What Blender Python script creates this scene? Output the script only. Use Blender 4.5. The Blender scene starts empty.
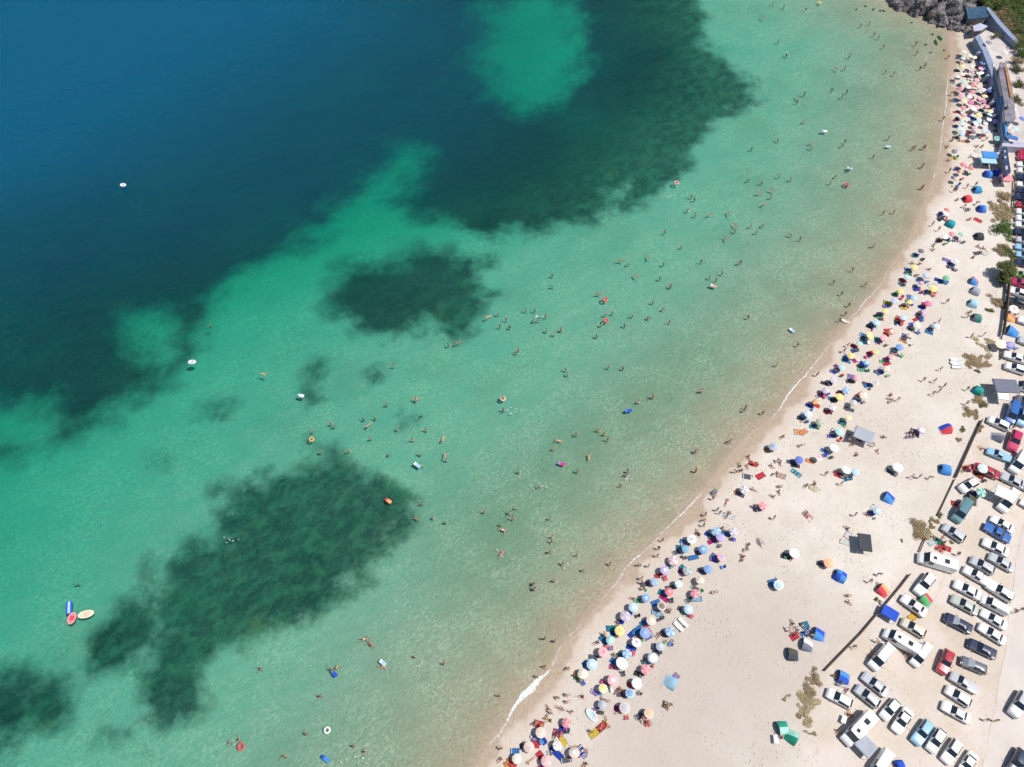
import bpy, bmesh, math, random
import numpy as np
from mathutils import Vector, Matrix, noise as mnoise

# ------------------------------------------------------------------ camera, world, sun, exposure
scn = bpy.context.scene
col = scn.collection
W_, H_ = 1024, 767
FPX = 779.0
PITCH = math.radians(58.0)          # below the horizon
CAMH = 130.0
cam_d = bpy.data.cameras.new("camera"); cam = bpy.data.objects.new("camera", cam_d); col.objects.link(cam)
cam_d.sensor_width = 36.0; cam_d.lens = FPX / W_ * 36.0
cam_d.clip_start = 1.0; cam_d.clip_end = 9000.0
cam.location = (0, 0, CAMH); cam.rotation_euler = (math.pi / 2 - PITCH, 0, 0)
scn.camera = cam

SUN_EL, SUN_AZ = 64.0, -14.0        # azimuth measured from +X, counter-clockwise
sd_ = Vector((math.cos(math.radians(SUN_EL)) * math.cos(math.radians(SUN_AZ)),
              math.cos(math.radians(SUN_EL)) * math.sin(math.radians(SUN_AZ)), math.sin(math.radians(SUN_EL))))
wd = bpy.data.worlds.new("World"); scn.world = wd; wd.use_nodes = True
nt = wd.node_tree; bg = nt.nodes["Background"]
sky = nt.nodes.new("ShaderNodeTexSky"); sky.sky_type = 'NISHITA'; sky.sun_disc = False
sky.sun_elevation = math.radians(SUN_EL); sky.sun_rotation = math.radians(90 - SUN_AZ)
nt.links.new(sky.outputs[0], bg.inputs[0]); bg.inputs[1].default_value = 0.09
sl = bpy.data.lights.new("sun", 'SUN'); sl.energy = 4.2; sl.angle = math.radians(0.5); sl.color = (1.0, 0.96, 0.90)
so = bpy.data.objects.new("sun", sl); col.objects.link(so); so.rotation_euler = sd_.to_track_quat('Z', 'Y').to_euler()
scn.view_settings.view_transform = 'Standard'; scn.view_settings.look = 'None'
scn.view_settings.gamma = 1.0; scn.view_settings.use_curve_mapping = False
scn.view_settings.exposure = 0.12
try:
    scn.cycles.max_bounces = 6; scn.cycles.transparent_max_bounces = 12; scn.cycles.diffuse_bounces = 2
    scn.cycles.caustics_reflective = False; scn.cycles.caustics_refractive = False
except Exception: pass

R = math.radians
rnd = random.Random(7)

# ------------------------------------------------------------------ where a sight line meets a level plane
CF = Vector((0, math.cos(PITCH), -math.sin(PITCH))); CU = Vector((0, math.sin(PITCH), math.cos(PITCH)))
def plane(u, v, z):
    d = CF * FPX + Vector((1, 0, 0)) * (u - 512.0) + CU * (383.5 - v)
    t = (z - CAMH) / d.z
    return (d.x * t, d.y * t)
def proj(p):
    q = Vector(p) - Vector((0, 0, CAMH))
    z = q.dot(CF)
    return (512 + FPX * q.x / z, 383.5 - FPX * q.dot(CU) / z)

SHORE_PX = [(980,-400),(880,-70),(878,-25),(893,-3),(908,6),(928,16),(942,24),(949,32),(950,45),(948,75),(946,100),(942,127),(940,150),(935,171),(931,183),
 (926,197),(920,211),(905,245),(893,263),(878,286),(862,305),(848,323),(829,344),(816,361),(798,383),(790,395),(775,414),(763,424),(750,433),
 (733,450),(718,470),(707,484),(695,500),(681,516),(672,526),(655,541),(640,554),(624,571),(606,595),(592,613),(573,633),(556,652),(547,671),
 (530,690),(512,711),(490,741),(474,768),(448,820),(400,900)]
SHORE = np.array([plane(u, v, 0) for u, v in SHORE_PX])
SHORE = np.vstack([[SHORE[0][0] - 900, 3200], SHORE, [SHORE[-1][0] - 60, -500], [-300, -3200]])
LAND = np.vstack([SHORE, [[3600, -3200], [3600, 3300]]])

def seg_dist(px, py, poly, closed=False):
    best = np.full(px.shape, 1e9)
    n = len(poly); m = n if closed else n - 1
    for i in range(m):
        a = poly[i]; b = poly[(i + 1) % n]
        dx, dy = b[0] - a[0], b[1] - a[1]; L = dx * dx + dy * dy + 1e-9
        t = np.clip(((px - a[0]) * dx + (py - a[1]) * dy) / L, 0, 1)
        best = np.minimum(best, np.hypot(px - a[0] - t * dx, py - a[1] - t * dy))
    return best
def inside(px, py, poly):
    c = np.zeros(px.shape, bool); n = len(poly); j = n - 1
    for i in range(n):
        xi, yi = poly[i]; xj, yj = poly[j]
        if yi != yj:
            c ^= ((yi > py) != (yj > py)) & (px < (xj - xi) * (py - yi) / (yj - yi) + xi)
        j = i
    return c
def signed(px, py, poly):
    d = seg_dist(px, py, poly, True)
    return np.where(inside(px, py, poly), d, -d)
def shore_sd(px, py):
    px = np.asarray(px, float); py = np.asarray(py, float)
    d = seg_dist(px, py, SHORE)
    return np.where(inside(px, py, LAND), d, -d)
SD_T = [-700, -260, -170, -125, -95, -65, -35, -14, -5, 0, 6, 16, 24, 60]
Z_T = [-26, -17, -9.5, -5.2, -3.0, -1.65, -1.05, -0.60, -0.26, 0, 0.30, 0.62, 0.8, 0.8]
def sstep(x, a, b):
    t = np.clip((np.asarray(x, float) - a) / (b - a), 0, 1); return t * t * (3 - 2 * t)
def zfun(sd, y):     # the bay deepens faster towards its far side
    return np.interp(sd, SD_T, Z_T) * (1 + 1.1 * sstep(-sd, 50, 100) * sstep(y, 85, 150))
def gz(x, y): return float(zfun(shore_sd(np.array([x]), np.array([y])), np.array([y]))[0])
def at(u, v, h=0.0, water=False):
    x, y = plane(u, v, h)
    for _ in range(3):
        z = 0.0 if water else gz(x, y)
        x, y = plane(u, v, z + h)
    z = 0.0 if water else gz(x, y)
    return Vector((x, y, z))

# ------------------------------------------------------------------ node helper
class NT:
    def __init__(s, name):
        s.m = bpy.data.materials.new(name); s.m.use_nodes = True
        s.t = s.m.node_tree; s.n = s.t.nodes; s.l = s.t.links
        s.out = s.n["Material Output"]; s.b = s.n["Principled BSDF"]
    def put(s, sock, v):
        if hasattr(v, "is_output"): s.l.new(v, sock)
        elif v is not None:
            if isinstance(v, (tuple, list)) and len(v) == 3 and sock.type == 'RGBA': v = (*v, 1)
            sock.default_value = v
    def math(s, op, a, b=None, c=None, clamp=False):
        n = s.n.new("ShaderNodeMath"); n.operation = op; n.use_clamp = clamp
        s.put(n.inputs[0], a)
        if b is not None: s.put(n.inputs[1], b)
        if c is not None: s.put(n.inputs[2], c)
        return n.outputs[0]
    def mix(s, f, a, b, mode='MIX'):
        n = s.n.new("ShaderNodeMix"); n.data_type = 'RGBA'; n.blend_type = mode
        s.put(n.inputs[0], f); s.put(n.inputs[6], a); s.put(n.inputs[7], b)
        return n.outputs[2]
    def mapr(s, v, a, b, c=0.0, d=1.0, smooth=True):
        n = s.n.new("ShaderNodeMapRange"); n.interpolation_type = 'SMOOTHSTEP' if smooth else 'LINEAR'
        s.put(n.inputs[0], v); s.put(n.inputs[1], a); s.put(n.inputs[2], b); s.put(n.inputs[3], c); s.put(n.inputs[4], d)
        return n.outputs[0]
    def attr(s, name):
        n = s.n.new("ShaderNodeAttribute"); n.attribute_name = name; return n.outputs[2]
    def coord(s, which="Object", scale=(1, 1, 1), rot=(0, 0, 0)):
        n = s.n.new("ShaderNodeTexCoord"); m = s.n.new("ShaderNodeMapping")
        m.inputs[3].default_value = scale
        if rot != (0, 0, 0):
            m0 = s.n.new("ShaderNodeMapping"); m0.inputs[2].default_value = rot
            s.l.new(n.outputs[which], m0.inputs[0]); s.l.new(m0.outputs[0], m.inputs[0])
        else: s.l.new(n.outputs[which], m.inputs[0])
        return m.outputs[0]
    def noise(s, vec, scale, detail=3, rough=0.55, dist=0.0):
        n = s.n.new("ShaderNodeTexNoise"); s.put(n.inputs["Vector"], vec); n.inputs["Scale"].default_value = scale
        n.inputs["Detail"].default_value = detail; n.inputs["Roughness"].default_value = rough; n.inputs["Distortion"].default_value = dist
        return n.outputs[0]
    def bump(s, h, strength, dist=1.0):
        n = s.n.new("ShaderNodeBump"); s.put(n.inputs["Height"], h); n.inputs["Strength"].default_value = strength
        n.inputs["Distance"].default_value = dist; return n.outputs[0]
    def rgb(s, c):
        n = s.n.new("ShaderNodeRGB"); n.outputs[0].default_value = (*c, 1); return n.outputs[0]
def lin(c):   # sRGB 0-255 -> linear
    return tuple(((x / 255) / 12.92 if x / 255 <= 0.04045 else ((x / 255 + 0.055) / 1.055) ** 2.4) for x in c)

MATS = {}
def mat(name, c, rough=0.8, spec=0.3, var=0.12, scale=3.0, metal=0.0, coat=0.0, bump=0.0):
    if name in MATS: return MATS[name]
    s = NT(name); co = s.coord()
    n = s.noise(co, scale, 3)
    f = s.mapr(n, 0.3, 0.7, 1 - var, 1 + var, False)
    mul = s.n.new("ShaderNodeVectorMath"); mul.operation = 'SCALE'
    mul.inputs[0].default_value = c; s.l.new(f, mul.inputs[3]); s.l.new(mul.outputs[0], s.b.inputs["Base Color"])
    s.b.inputs["Roughness"].default_value = rough; s.b.inputs["Metallic"].default_value = metal
    s.b.inputs["Specular IOR Level"].default_value = spec; s.b.inputs["Coat Weight"].default_value = coat
    if bump: s.l.new(s.bump(n, bump, 0.1), s.b.inputs["Normal"])
    MATS[name] = s.m; return s.m

# fabric colours (base colours of the things themselves)
FAB = dict(w=(.78,.78,.76), c=(.74,.66,.50), y=(.78,.62,.10), b=(.07,.25,.60), B=(.03,.09,.50), s=(.36,.58,.72), t=(.03,.30,.36), g=(.10,.42,.16),
 G=(.35,.66,.55), r=(.68,.07,.09), p=(.74,.30,.34), P=(.36,.26,.56), o=(.85,.38,.14), k=(.06,.065,.075), a=(.36,.38,.43), n=(.60,.46,.36), m=(.55,.04,.25),
 e=(.09,.08,.045), v=(.02,.26,.17), d=(.16,.17,.22))
CN = dict(w='white', c='cream', y='yellow', b='blue', B='royal blue', s='pale blue', t='teal', g='green', G='mint green', r='red', p='pink', P='purple', o='orange',
 k='black', a='grey', n='beige', m='magenta', e='brown', v='dark green', d='slate grey')
def cfab(k):
    c = tuple(a * .78 + .80 * .22 for a in FAB[k]) if k not in 'kBdvwe' else tuple(a * .85 + .80 * .15 for a in FAB[k])
    return mat(CN[k].replace(' ', '_') + '_parasol_cloth', c, .85, .2, .07, 4.0)
def fab(k): return mat(CN[k].replace(' ', '_') + "_fabric", FAB[k], 0.85, 0.2, 0.08, 4.0)
wood = mat("weathered_wood", (.16, .11, .075), 0.85, var=.3, scale=6)
metal = mat("pole_metal", (.62, .62, .62), 0.4, .5, metal=.6)
blackp = mat("black_rubber", (.025, .025, .027), 0.7)
SKINS = [mat("skin_%s" % n, c, 0.6, .3, .05) for n, c in (("fair", (.50, .27, .18)), ("tanned", (.34, .17, .10)), ("brown", (.22, .105, .06)))]
SKN = ['fair', 'tanned', 'brown']
HAIRS = [mat("hair_%s" % n, c, 0.6, .3, .2) for n, c in (("dark", (.025, .017, .012)), ("brown", (.10, .055, .025)), ("blond", (.38, .25, .10)))]
HN = ['dark-haired', 'brown-haired', 'fair-haired']

# ------------------------------------------------------------------ object helpers
def obj(name, me, mats=(), parent=None, loc=None, kind=None):
    if isinstance(me, bmesh.types.BMesh):
        b = me; me = bpy.data.meshes.new(name); b.to_mesh(me); b.free()
    if mats:
        me.materials.clear()
        for m in mats: me.materials.append(m)
    o = bpy.data.objects.new(name, me); col.objects.link(o)
    if parent: o.parent = parent
    if loc is not None: o.location = loc
    if kind: o["kind"] = kind
    return o
def paint(o, mats):
    for i, m in enumerate(mats):
        o.material_slots[i].link = 'OBJECT'; o.material_slots[i].material = m
def smooth(me, ang=35):
    for p in me.polygons: p.use_smooth = True
    me.set_sharp_from_angle(angle=R(ang)); return me
THINGS = []
def thing(name, cat, desc, loc, rz=0.0, group=None, label=None, plural=None):
    o = bpy.data.objects.new(name, None); col.objects.link(o); o.empty_display_size = 0.3
    o.location = loc; o.rotation_euler = (0, 0, rz); note(o, cat, desc, group, label); return o
def note(o, cat, desc, group=None, label=None):
    o["category"] = cat
    if group: o["group"] = group
    if label: o["label"] = label
    THINGS.append((o, cat, desc, label)); return o
def bm_new(): return bmesh.new()
def add_box(bm, c, s, rz=0.0, mi=0, rot=None):
    r = bmesh.ops.create_cube(bm, size=1.0)
    M = Matrix.Translation(c) @ (rot if rot is not None else Matrix.Rotation(rz, 4, 'Z')) @ Matrix.Diagonal((*s, 1))
    bmesh.ops.transform(bm, matrix=M, verts=r['verts'])
    for f in {f for v in r['verts'] for f in v.link_faces}: f.material_index = mi
    return r['verts']
def add_tube(bm, a, b, r0, r1=None, seg=8, mi=0):
    a = Vector(a); b = Vector(b); r1 = r0 if r1 is None else r1; d = b - a
    q = d.to_track_quat('Z', 'Y').to_matrix().to_4x4()
    r = bmesh.ops.create_cone(bm, cap_ends=True, segments=seg, radius1=r0, radius2=r1, depth=d.length)
    bmesh.ops.transform(bm, matrix=Matrix.Translation((a + b) / 2) @ q, verts=r['verts'])
    for f in {f for v in r['verts'] for f in v.link_faces}: f.material_index = mi
def add_ell(bm, c, s, mi=0, sub=2):
    r = bmesh.ops.create_icosphere(bm, subdivisions=sub, radius=1.0)
    bmesh.ops.transform(bm, matrix=Matrix.Translation(c) @ Matrix.Diagonal((*s, 1)), verts=r['verts'])
    for f in {f for v in r['verts'] for f in v.link_faces}: f.material_index = mi; f.smooth = True
def px_prism(name, pts, h, m, base=None, kind='structure', parent=None, side=None):
    """a solid whose level top has the outline seen at these sight lines, at height h"""
    P = [plane(u, v, h) for u, v in pts]
    area = sum(P[i][0] * P[(i + 1) % len(P)][1] - P[(i + 1) % len(P)][0] * P[i][1] for i in range(len(P)))
    if area < 0: P = P[::-1]
    bm = bm_new(); b0 = -0.5 if base is None else base
    top = [bm.verts.new((x, y, h)) for x, y in P]; bot = [bm.verts.new((x, y, b0)) for x, y in P]
    f = bm.faces.new(top); bm.faces.new(bot[::-1])
    n = len(P)
    for i in range(n):
        q = bm.faces.new((bot[i], bot[(i + 1) % n], top[(i + 1) % n], top[i]))
        if side: q.material_index = 1
    return obj(name, bm, (m, side) if side else (m,), parent, kind=kind if not parent else None)

# ------------------------------------------------------------------ ground (sea bed, beach, car park) and water
def axis(a, b, step, far):
    c = list(np.arange(a, b, step))
    lo = [a - d for d in far][::-1]; hi = [b + d for d in far]
    return np.array(lo + c + hi)
XS = axis(-168, 168, 0.9, [4, 12, 30, 80, 200, 500, 1200, 2800])
YS = axis(4, 236, 0.9, [4, 12, 30, 80, 200, 500, 1200, 2800])
GX, GY = np.meshgrid(XS, YS); gx, gy = GX.ravel(), GY.ravel()
SDV = shore_sd(gx, gy)
GZV = zfun(SDV, gy)
# the beach steps up a little behind, and gentle trampled unevenness
WEED_PX = [ # dark seagrass beds, outlines
 [(-60,470),(0,452),(60,436),(100,420),(150,390),(175,372),(195,345),(205,318),(222,290),(245,266),(290,250),(322,238),(330,208),(352,196),(380,172),(400,150),(425,150),(412,175),
  (395,195),(415,212),(445,224),(490,232),(540,230),(600,217),(640,201),(670,181),(690,157),(703,133),(722,116),(752,100),(757,84),(728,66),(706,44),(694,0),(690,-120),(-100,-120),(-300,100),(-300,470)],
 [(330,290),(338,272),(356,262),(380,270),(400,262),(425,252),(450,252),(468,262),(478,285),(474,305),(478,325),(455,333),(430,322),(412,335),(385,337),(352,325),(335,310)],
 [(302,463),(340,469),(398,481),(414,500),(406,522),(385,548),(366,578),(330,606),(284,622),(250,642),(205,648),(160,640),(140,622),(150,590),(162,566),(190,545),(222,538),(226,516),(250,488),(272,470)],
 [(-60,672),(20,680),(58,690),(64,712),(48,730),(10,738),(-60,740)],
 [(140,610),(220,620),(215,645),(198,672),(200,708),(176,728),(150,722),(140,690)], [(76,672),(84,640),(112,622),(150,598),(170,640),(150,652),(110,668)],
 [(60,652),(92,648),(96,668),(70,676)], [(104,716),(132,712),(146,736),(118,748),(100,736)],
 [(470,258),(492,254),(500,268),(484,275)], [(482,290),(504,291),(500,302),(484,300)],
 [(308,368),(318,364),(322,376),(312,384)], [(366,372),(384,374),(384,386),(368,388)], [(306,392),(326,394),(326,403),(308,404)],
 [(398,414),(416,410),(418,424),(402,430)], [(310,438),(332,440),(338,456),(318,456)], [(210,482),(232,478),(228,488),(214,492)], [(150,466),(166,462),(166,474),(154,476)],
 [(202,412),(236,404),(236,418),(210,426)],
]
HOLE_PX = [[(486,-20),(560,-30),(584,10),(580,60),(556,92),(520,92),(496,70),(480,30)], [(340,190),(375,168),(398,152),(412,152),(402,182),(372,206),(350,216)],
 [(128,312),(150,306),(168,322),(172,350),(160,366),(150,348),(138,330)], [(612,190),(628,186),(630,198),(618,204)],
 [(-20,408),(40,402),(60,420),(40,436),(-20,446)], [(300,214),(330,206),(346,222),(322,232)]]
weed = np.full(gx.shape, -30.0)
def bedpt(u, v):
    q = at(u, v); return (q.x, q.y)
for i_, p in enumerate(WEED_PX): weed = np.maximum(weed, signed(gx, gy, np.array([bedpt(u, v) for u, v in p])) + (.5 if i_ < 4 else (.4 if i_ < 6 else -1.1)))
for p in HOLE_PX: weed = np.minimum(weed, -signed(gx, gy, np.array([plane(u, v, -1) for u, v in p])) * 0.8 + 0.3)
PARK_PX = [(1012,190),(1010,262),(1006,300),(1000,340),(990,400),(980,424),(952,482),(934,520),(918,556),(896,592),(824,672),(818,700),(790,800),(1500,800),(1500,190)]
park = signed(gx, gy, np.array([plane(u, v, .8) for u, v in PARK_PX]))
damp_a = signed(gx, gy, np.array([plane(u, v, .8) for u, v in [(640,610),(790,575),(850,640),(800,700),(740,800),(560,860),(570,790),(610,700)]]))
trough = signed(gx, gy, np.array([plane(u, v, -1) for u, v in [(455,600),(415,540),(450,490),(520,445),(590,392),(670,345),(715,335),(715,362),(650,430),(585,495),(540,560),(500,600)]]))
def sheet(name, z, attrs, m, kind="structure"):
    nx, ny = len(XS), len(YS)
    me = bpy.data.meshes.new(name)
    co = np.stack([gx, gy, z], 1).astype(np.float32)
    idx = np.arange(nx * ny).reshape(ny, nx)
    q = np.stack([idx[:-1, :-1], idx[:-1, 1:], idx[1:, 1:], idx[1:, :-1]], -1).reshape(-1, 4)
    me.vertices.add(len(co)); me.vertices.foreach_set("co", co.ravel())
    me.loops.add(q.size); me.loops.foreach_set("vertex_index", q.ravel().astype(np.int32))
    me.polygons.add(len(q)); me.polygons.foreach_set("loop_start", (np.arange(len(q)) * 4).astype(np.int32))
    me.polygons.foreach_set("loop_total", np.full(len(q), 4, np.int32))
    me.update(); me.validate()
    for k, v in attrs.items():
        a = me.attributes.new(k, 'FLOAT', 'POINT'); a.data.foreach_set("value", v.astype(np.float32))
    for p in me.polygons: p.use_smooth = True
    return obj(name, me, (m,), kind=kind)

# ground material
s = NT("sand_and_seabed"); co = s.coord()
a_sd, a_weed, a_park = s.attr("sd"), s.attr("weed"), s.attr("park")
n_big = s.noise(co, 0.035, 4); n_mid = s.noise(co, 0.22, 4, .6); n_fine = s.noise(co, 1.6, 4, .65); n_pk = s.noise(co, 0.09, 5, .62)
n_vf = s.noise(co, 5.0, 3, .7)
dry = s.mix(s.mapr(n_big, .35, .65), (.565,.505,.440), (.655,.600,.535))
dry = s.mix(s.mapr(n_mid, .3, .75, 0, .40), dry, (.50,.425,.36))
dry = s.mix(s.mapr(n_fine, .50, .74, 0, .42), dry, (.43,.365,.30))
foot = s.n.new("ShaderNodeTexVoronoi"); s.l.new(co, foot.inputs[0]); foot.inputs["Scale"].default_value = 1.5; foot.inputs["Randomness"].default_value = 1.0
footm = s.math('MULTIPLY', s.mapr(foot.outputs[0], .10, .26, 1, 0), s.mapr(s.noise(co, .16, 3), .44, .60))
dry = s.mix(s.math('MULTIPLY', footm, .45), dry, (.36,.30,.245))
# wheel and foot tracks in the trodden sand
trk = s.noise(s.coord(scale=(.9, .25, 1), rot=(0, 0, R(35))), 1.2, 4, .6, 1.0)
dry = s.mix(s.mapr(trk, .56, .72, 0, .22), dry, (.44,.37,.31))
parkc = s.mix(s.mapr(n_pk, .40, .60), (.600,.530,.475), (.545,.465,.385))
parkc = s.mix(s.mapr(n_mid, .45, .70, 0, .40), parkc, (.61,.55,.495))
trk2 = s.noise(s.coord(scale=(.35, 1.3, 1), rot=(0, 0, R(-32))), .9, 4, .6, .6)
parkc = s.mix(s.mapr(trk2, .55, .7, 0, .28), parkc, (.43,.35,.27))
dry = s.mix(s.mapr(s.math('ADD', s.attr('damp'), s.mapr(n_mid, 0, 1, -4, 4)), -14, 12, 0, .85), dry, (.455,.395,.345))
land = s.mix(s.mapr(s.math('ADD', a_park, s.mapr(n_mid, 0, 1, -3, 3)), -1.0, 1.5), dry, parkc)
wetn = s.math('ADD', a_sd, s.mapr(n_mid, 0, 1, -1.1, 1.1))
wetn = s.math('ADD', wetn, s.mapr(s.noise(co, .10, 3), .3, .7, -1.3, 1.3))
wetc = s.mix(s.mapr(n_fine, .3, .7), (.36,.275,.20), (.425,.335,.255))
damp = s.mix(s.mapr(wetn, 1.1, 2.6), wetc, (.53,.45,.375))
land = s.mix(s.mapr(wetn, 2.3, 5.0), damp, land)
bed = s.mix(s.mapr(a_sd, -42, -8), (.265,.350,.265), (.335,.280,.195))
bed = s.mix(s.mapr(a_sd, -9, -.5), bed, (.33,.26,.175))
bed = s.mix(s.mapr(s.math('ADD', s.attr('trough'), s.mapr(n_mid, 0, 1, -3, 3)), -10, 9, 0, .50), bed, (.185,.215,.125))
bed = s.mix(s.mapr(n_mid, .35, .7, 0, .25), bed, (.30,.31,.22))
bed = s.mix(s.mapr(s.noise(co, .045, 5, .6), .48, .68, 0, .45), bed, (.22,.25,.17))
caustic = s.noise(s.coord(scale=(.75, 1.35, 1), rot=(0, 0, R(-38))), 2.3, 4, .65, .5)  # mottled caustic light on the sea bed, painted into its colour
bed = s.mix(s.math('MULTIPLY', s.mapr(caustic, .42, .66, 0, .5), s.mapr(s.noise(co, .11, 4, .6), .36, .62, .15, 1)), bed, (.62,.54,.40))
wn = s.math('ADD', a_weed, s.mapr(s.noise(co, .13, 5, .62), .25, .75, -3.0, 3.0))
wmask = s.mapr(s.math('DIVIDE', wn, s.mapr(a_sd, -125, -45, 7.0, 2.8)), -1.0, 1.0)
weedc = s.mix(s.mapr(s.noise(s.coord(scale=(.75, 1.1, 1), rot=(0, 0, R(-40))), .42, 6, .74, .3), .38, .66), (.003,.022,.014), (.028,.082,.042))
weedc = s.mix(s.mapr(n_fine, .5, .8, 0, .30), weedc, (.075,.115,.065))
weedc = s.mix(s.mapr(s.noise(co, .10, 4, .6), .56, .72, 0, .55), weedc, (.11,.125,.05))
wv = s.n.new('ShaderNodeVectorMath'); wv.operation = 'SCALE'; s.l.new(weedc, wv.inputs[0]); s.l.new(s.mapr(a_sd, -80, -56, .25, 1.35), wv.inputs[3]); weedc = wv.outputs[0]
bed = s.mix(s.math('MULTIPLY', wmask, s.mapr(n_big, .3, .75, .97, .86)), bed, weedc)
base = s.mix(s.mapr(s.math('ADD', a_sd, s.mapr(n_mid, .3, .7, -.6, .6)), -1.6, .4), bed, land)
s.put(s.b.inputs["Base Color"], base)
s.put(s.b.inputs["Roughness"], s.mapr(wetn, 1.0, 4.0, .45, .92)); s.b.inputs["Specular IOR Level"].default_value = .25
hb = s.math('ADD', s.math('MULTIPLY', n_fine, .6), s.math('MULTIPLY', n_vf, .35))
s.put(s.b.inputs["Normal"], s.bump(s.math('SUBTRACT', hb, s.math('MULTIPLY', footm, .8)), .75, .13))
sand_m = s.m
uneven = np.array([0.0] * len(gx))
inl = SDV > 2
ii = np.where(inl & (np.abs(gx) < 170) & (gy < 240))[0]
for i in ii: uneven[i] = 0.05 * mnoise.noise((gx[i] * .35, gy[i] * .35, 0))
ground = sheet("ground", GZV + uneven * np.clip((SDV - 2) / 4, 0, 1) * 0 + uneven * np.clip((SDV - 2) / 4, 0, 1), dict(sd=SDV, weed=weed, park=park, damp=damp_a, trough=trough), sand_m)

# water material: the tint depends on the depth of water under each point, plus the ripples' own height
s = NT("sea_water"); co = s.coord()
dep = s.attr("depth")
w1 = s.noise(s.coord(scale=(.32, 1.25, 1), rot=(0, 0, R(-22))), .50, 5, .66, .35)
w2 = s.noise(s.coord(scale=(.7, 1.4, 1), rot=(0, 0, R(-35))), 1.7, 4, .65, .4)
w3 = s.noise(s.coord(scale=(.25, 1.0, 1), rot=(0, 0, R(-14))), .16, 3, .55, .3)
hh = s.math('ADD', s.math('MULTIPLY', w1, .7), s.math('MULTIPLY', w2, .30))
hh = s.math('ADD', hh, s.math('MULTIPLY', w3, .9))
deff = s.math('ADD', dep, s.math('MULTIPLY', s.math('MULTIPLY', s.math('SUBTRACT', s.math('ADD', s.math('ADD', s.math('MULTIPLY', w1, .45), s.math('MULTIPLY', w2, .35)), s.math('MULTIPLY', w3, .2)), .5), s.mapr(dep, .1, 2.0, .3, 3.2)), .9))
deff = s.math('MAXIMUM', deff, 0.0)
TR = (0.655, 0.945, 0.905)
cc = s.n.new("ShaderNodeCombineColor")
for i in range(3): s.put(cc.inputs[i], s.math('POWER', TR[i], deff))
tr = s.n.new("ShaderNodeBsdfTransparent"); s.l.new(cc.outputs[0], tr.inputs[0])
inv = s.math('SUBTRACT', 1.0, s.math('POWER', .88, deff))
inv = s.math('MULTIPLY', inv, 1.0)
sc_col = s.mix(s.mapr(dep, 2.0, 8.0), (.000,.054,.064), (.000,.056,.100))
sc_col = s.mix(s.mapr(dep, 9.0, 24.0), sc_col, (.000,.088,.180))
sc = s.mix(inv, (0, 0, 0), sc_col)
df = s.n.new("ShaderNodeBsdfDiffuse"); s.put(df.inputs[0], sc)
nb = s.bump(hh, 1.0, 1.4); s.l.new(nb, df.inputs["Normal"])
ad = s.n.new("ShaderNodeAddShader"); s.l.new(tr.outputs[0], ad.inputs[0]); s.l.new(df.outputs[0], ad.inputs[1])
gl = s.n.new("ShaderNodeBsdfGlossy"); gl.inputs["Roughness"].default_value = .16; s.l.new(nb, gl.inputs["Normal"]); gl.inputs[0].default_value = (.6, .85, 1, 1)
fr = s.n.new("ShaderNodeFresnel"); fr.inputs[0].default_value = 1.33; s.l.new(nb, fr.inputs[1])
mx = s.n.new("ShaderNodeMixShader"); s.put(mx.inputs[0], s.math('MULTIPLY', fr.outputs[0], s.mapr(dep, 0, .4, .2, .30)))
s.l.new(ad.outputs[0], mx.inputs[1]); s.l.new(gl.outputs[0], mx.inputs[2])
s.l.new(mx.outputs[0], s.out.inputs[0])
water_m = s.m
water = sheet("water", np.zeros(gx.shape), dict(depth=np.clip(-GZV, 0, 30)), water_m)

# ------------------------------------------------------------------ people: one skinned body per pose, hair and swimwear as children
def skin_mesh(joints, edges, sub=1):
    me = bpy.data.meshes.new("tmp_skin")
    names = list(joints)
    me.from_pydata([joints[k][0] for k in names], [(names.index(a), names.index(b)) for a, b in edges], [])
    o = bpy.data.objects.new("tmp_skin", me); col.objects.link(o)
    md = o.modifiers.new("s", 'SKIN'); md.use_smooth_shade = True
    for i, k in enumerate(names):
        r = joints[k][1]; me.skin_vertices[0].data[i].radius = (r, r) if not isinstance(r, tuple) else r
    me.skin_vertices[0].data[0].use_root = True
    if sub:
        ms = o.modifiers.new("u", 'SUBSURF'); ms.levels = sub; ms.render_levels = sub
    dg = bpy.context.evaluated_depsgraph_get()
    out = bpy.data.meshes.new_from_object(o.evaluated_get(dg))
    bpy.data.objects.remove(o); bpy.data.meshes.remove(me)
    for p in out.polygons: p.use_smooth = True
    return out
def V(*a): return Vector(a)
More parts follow.
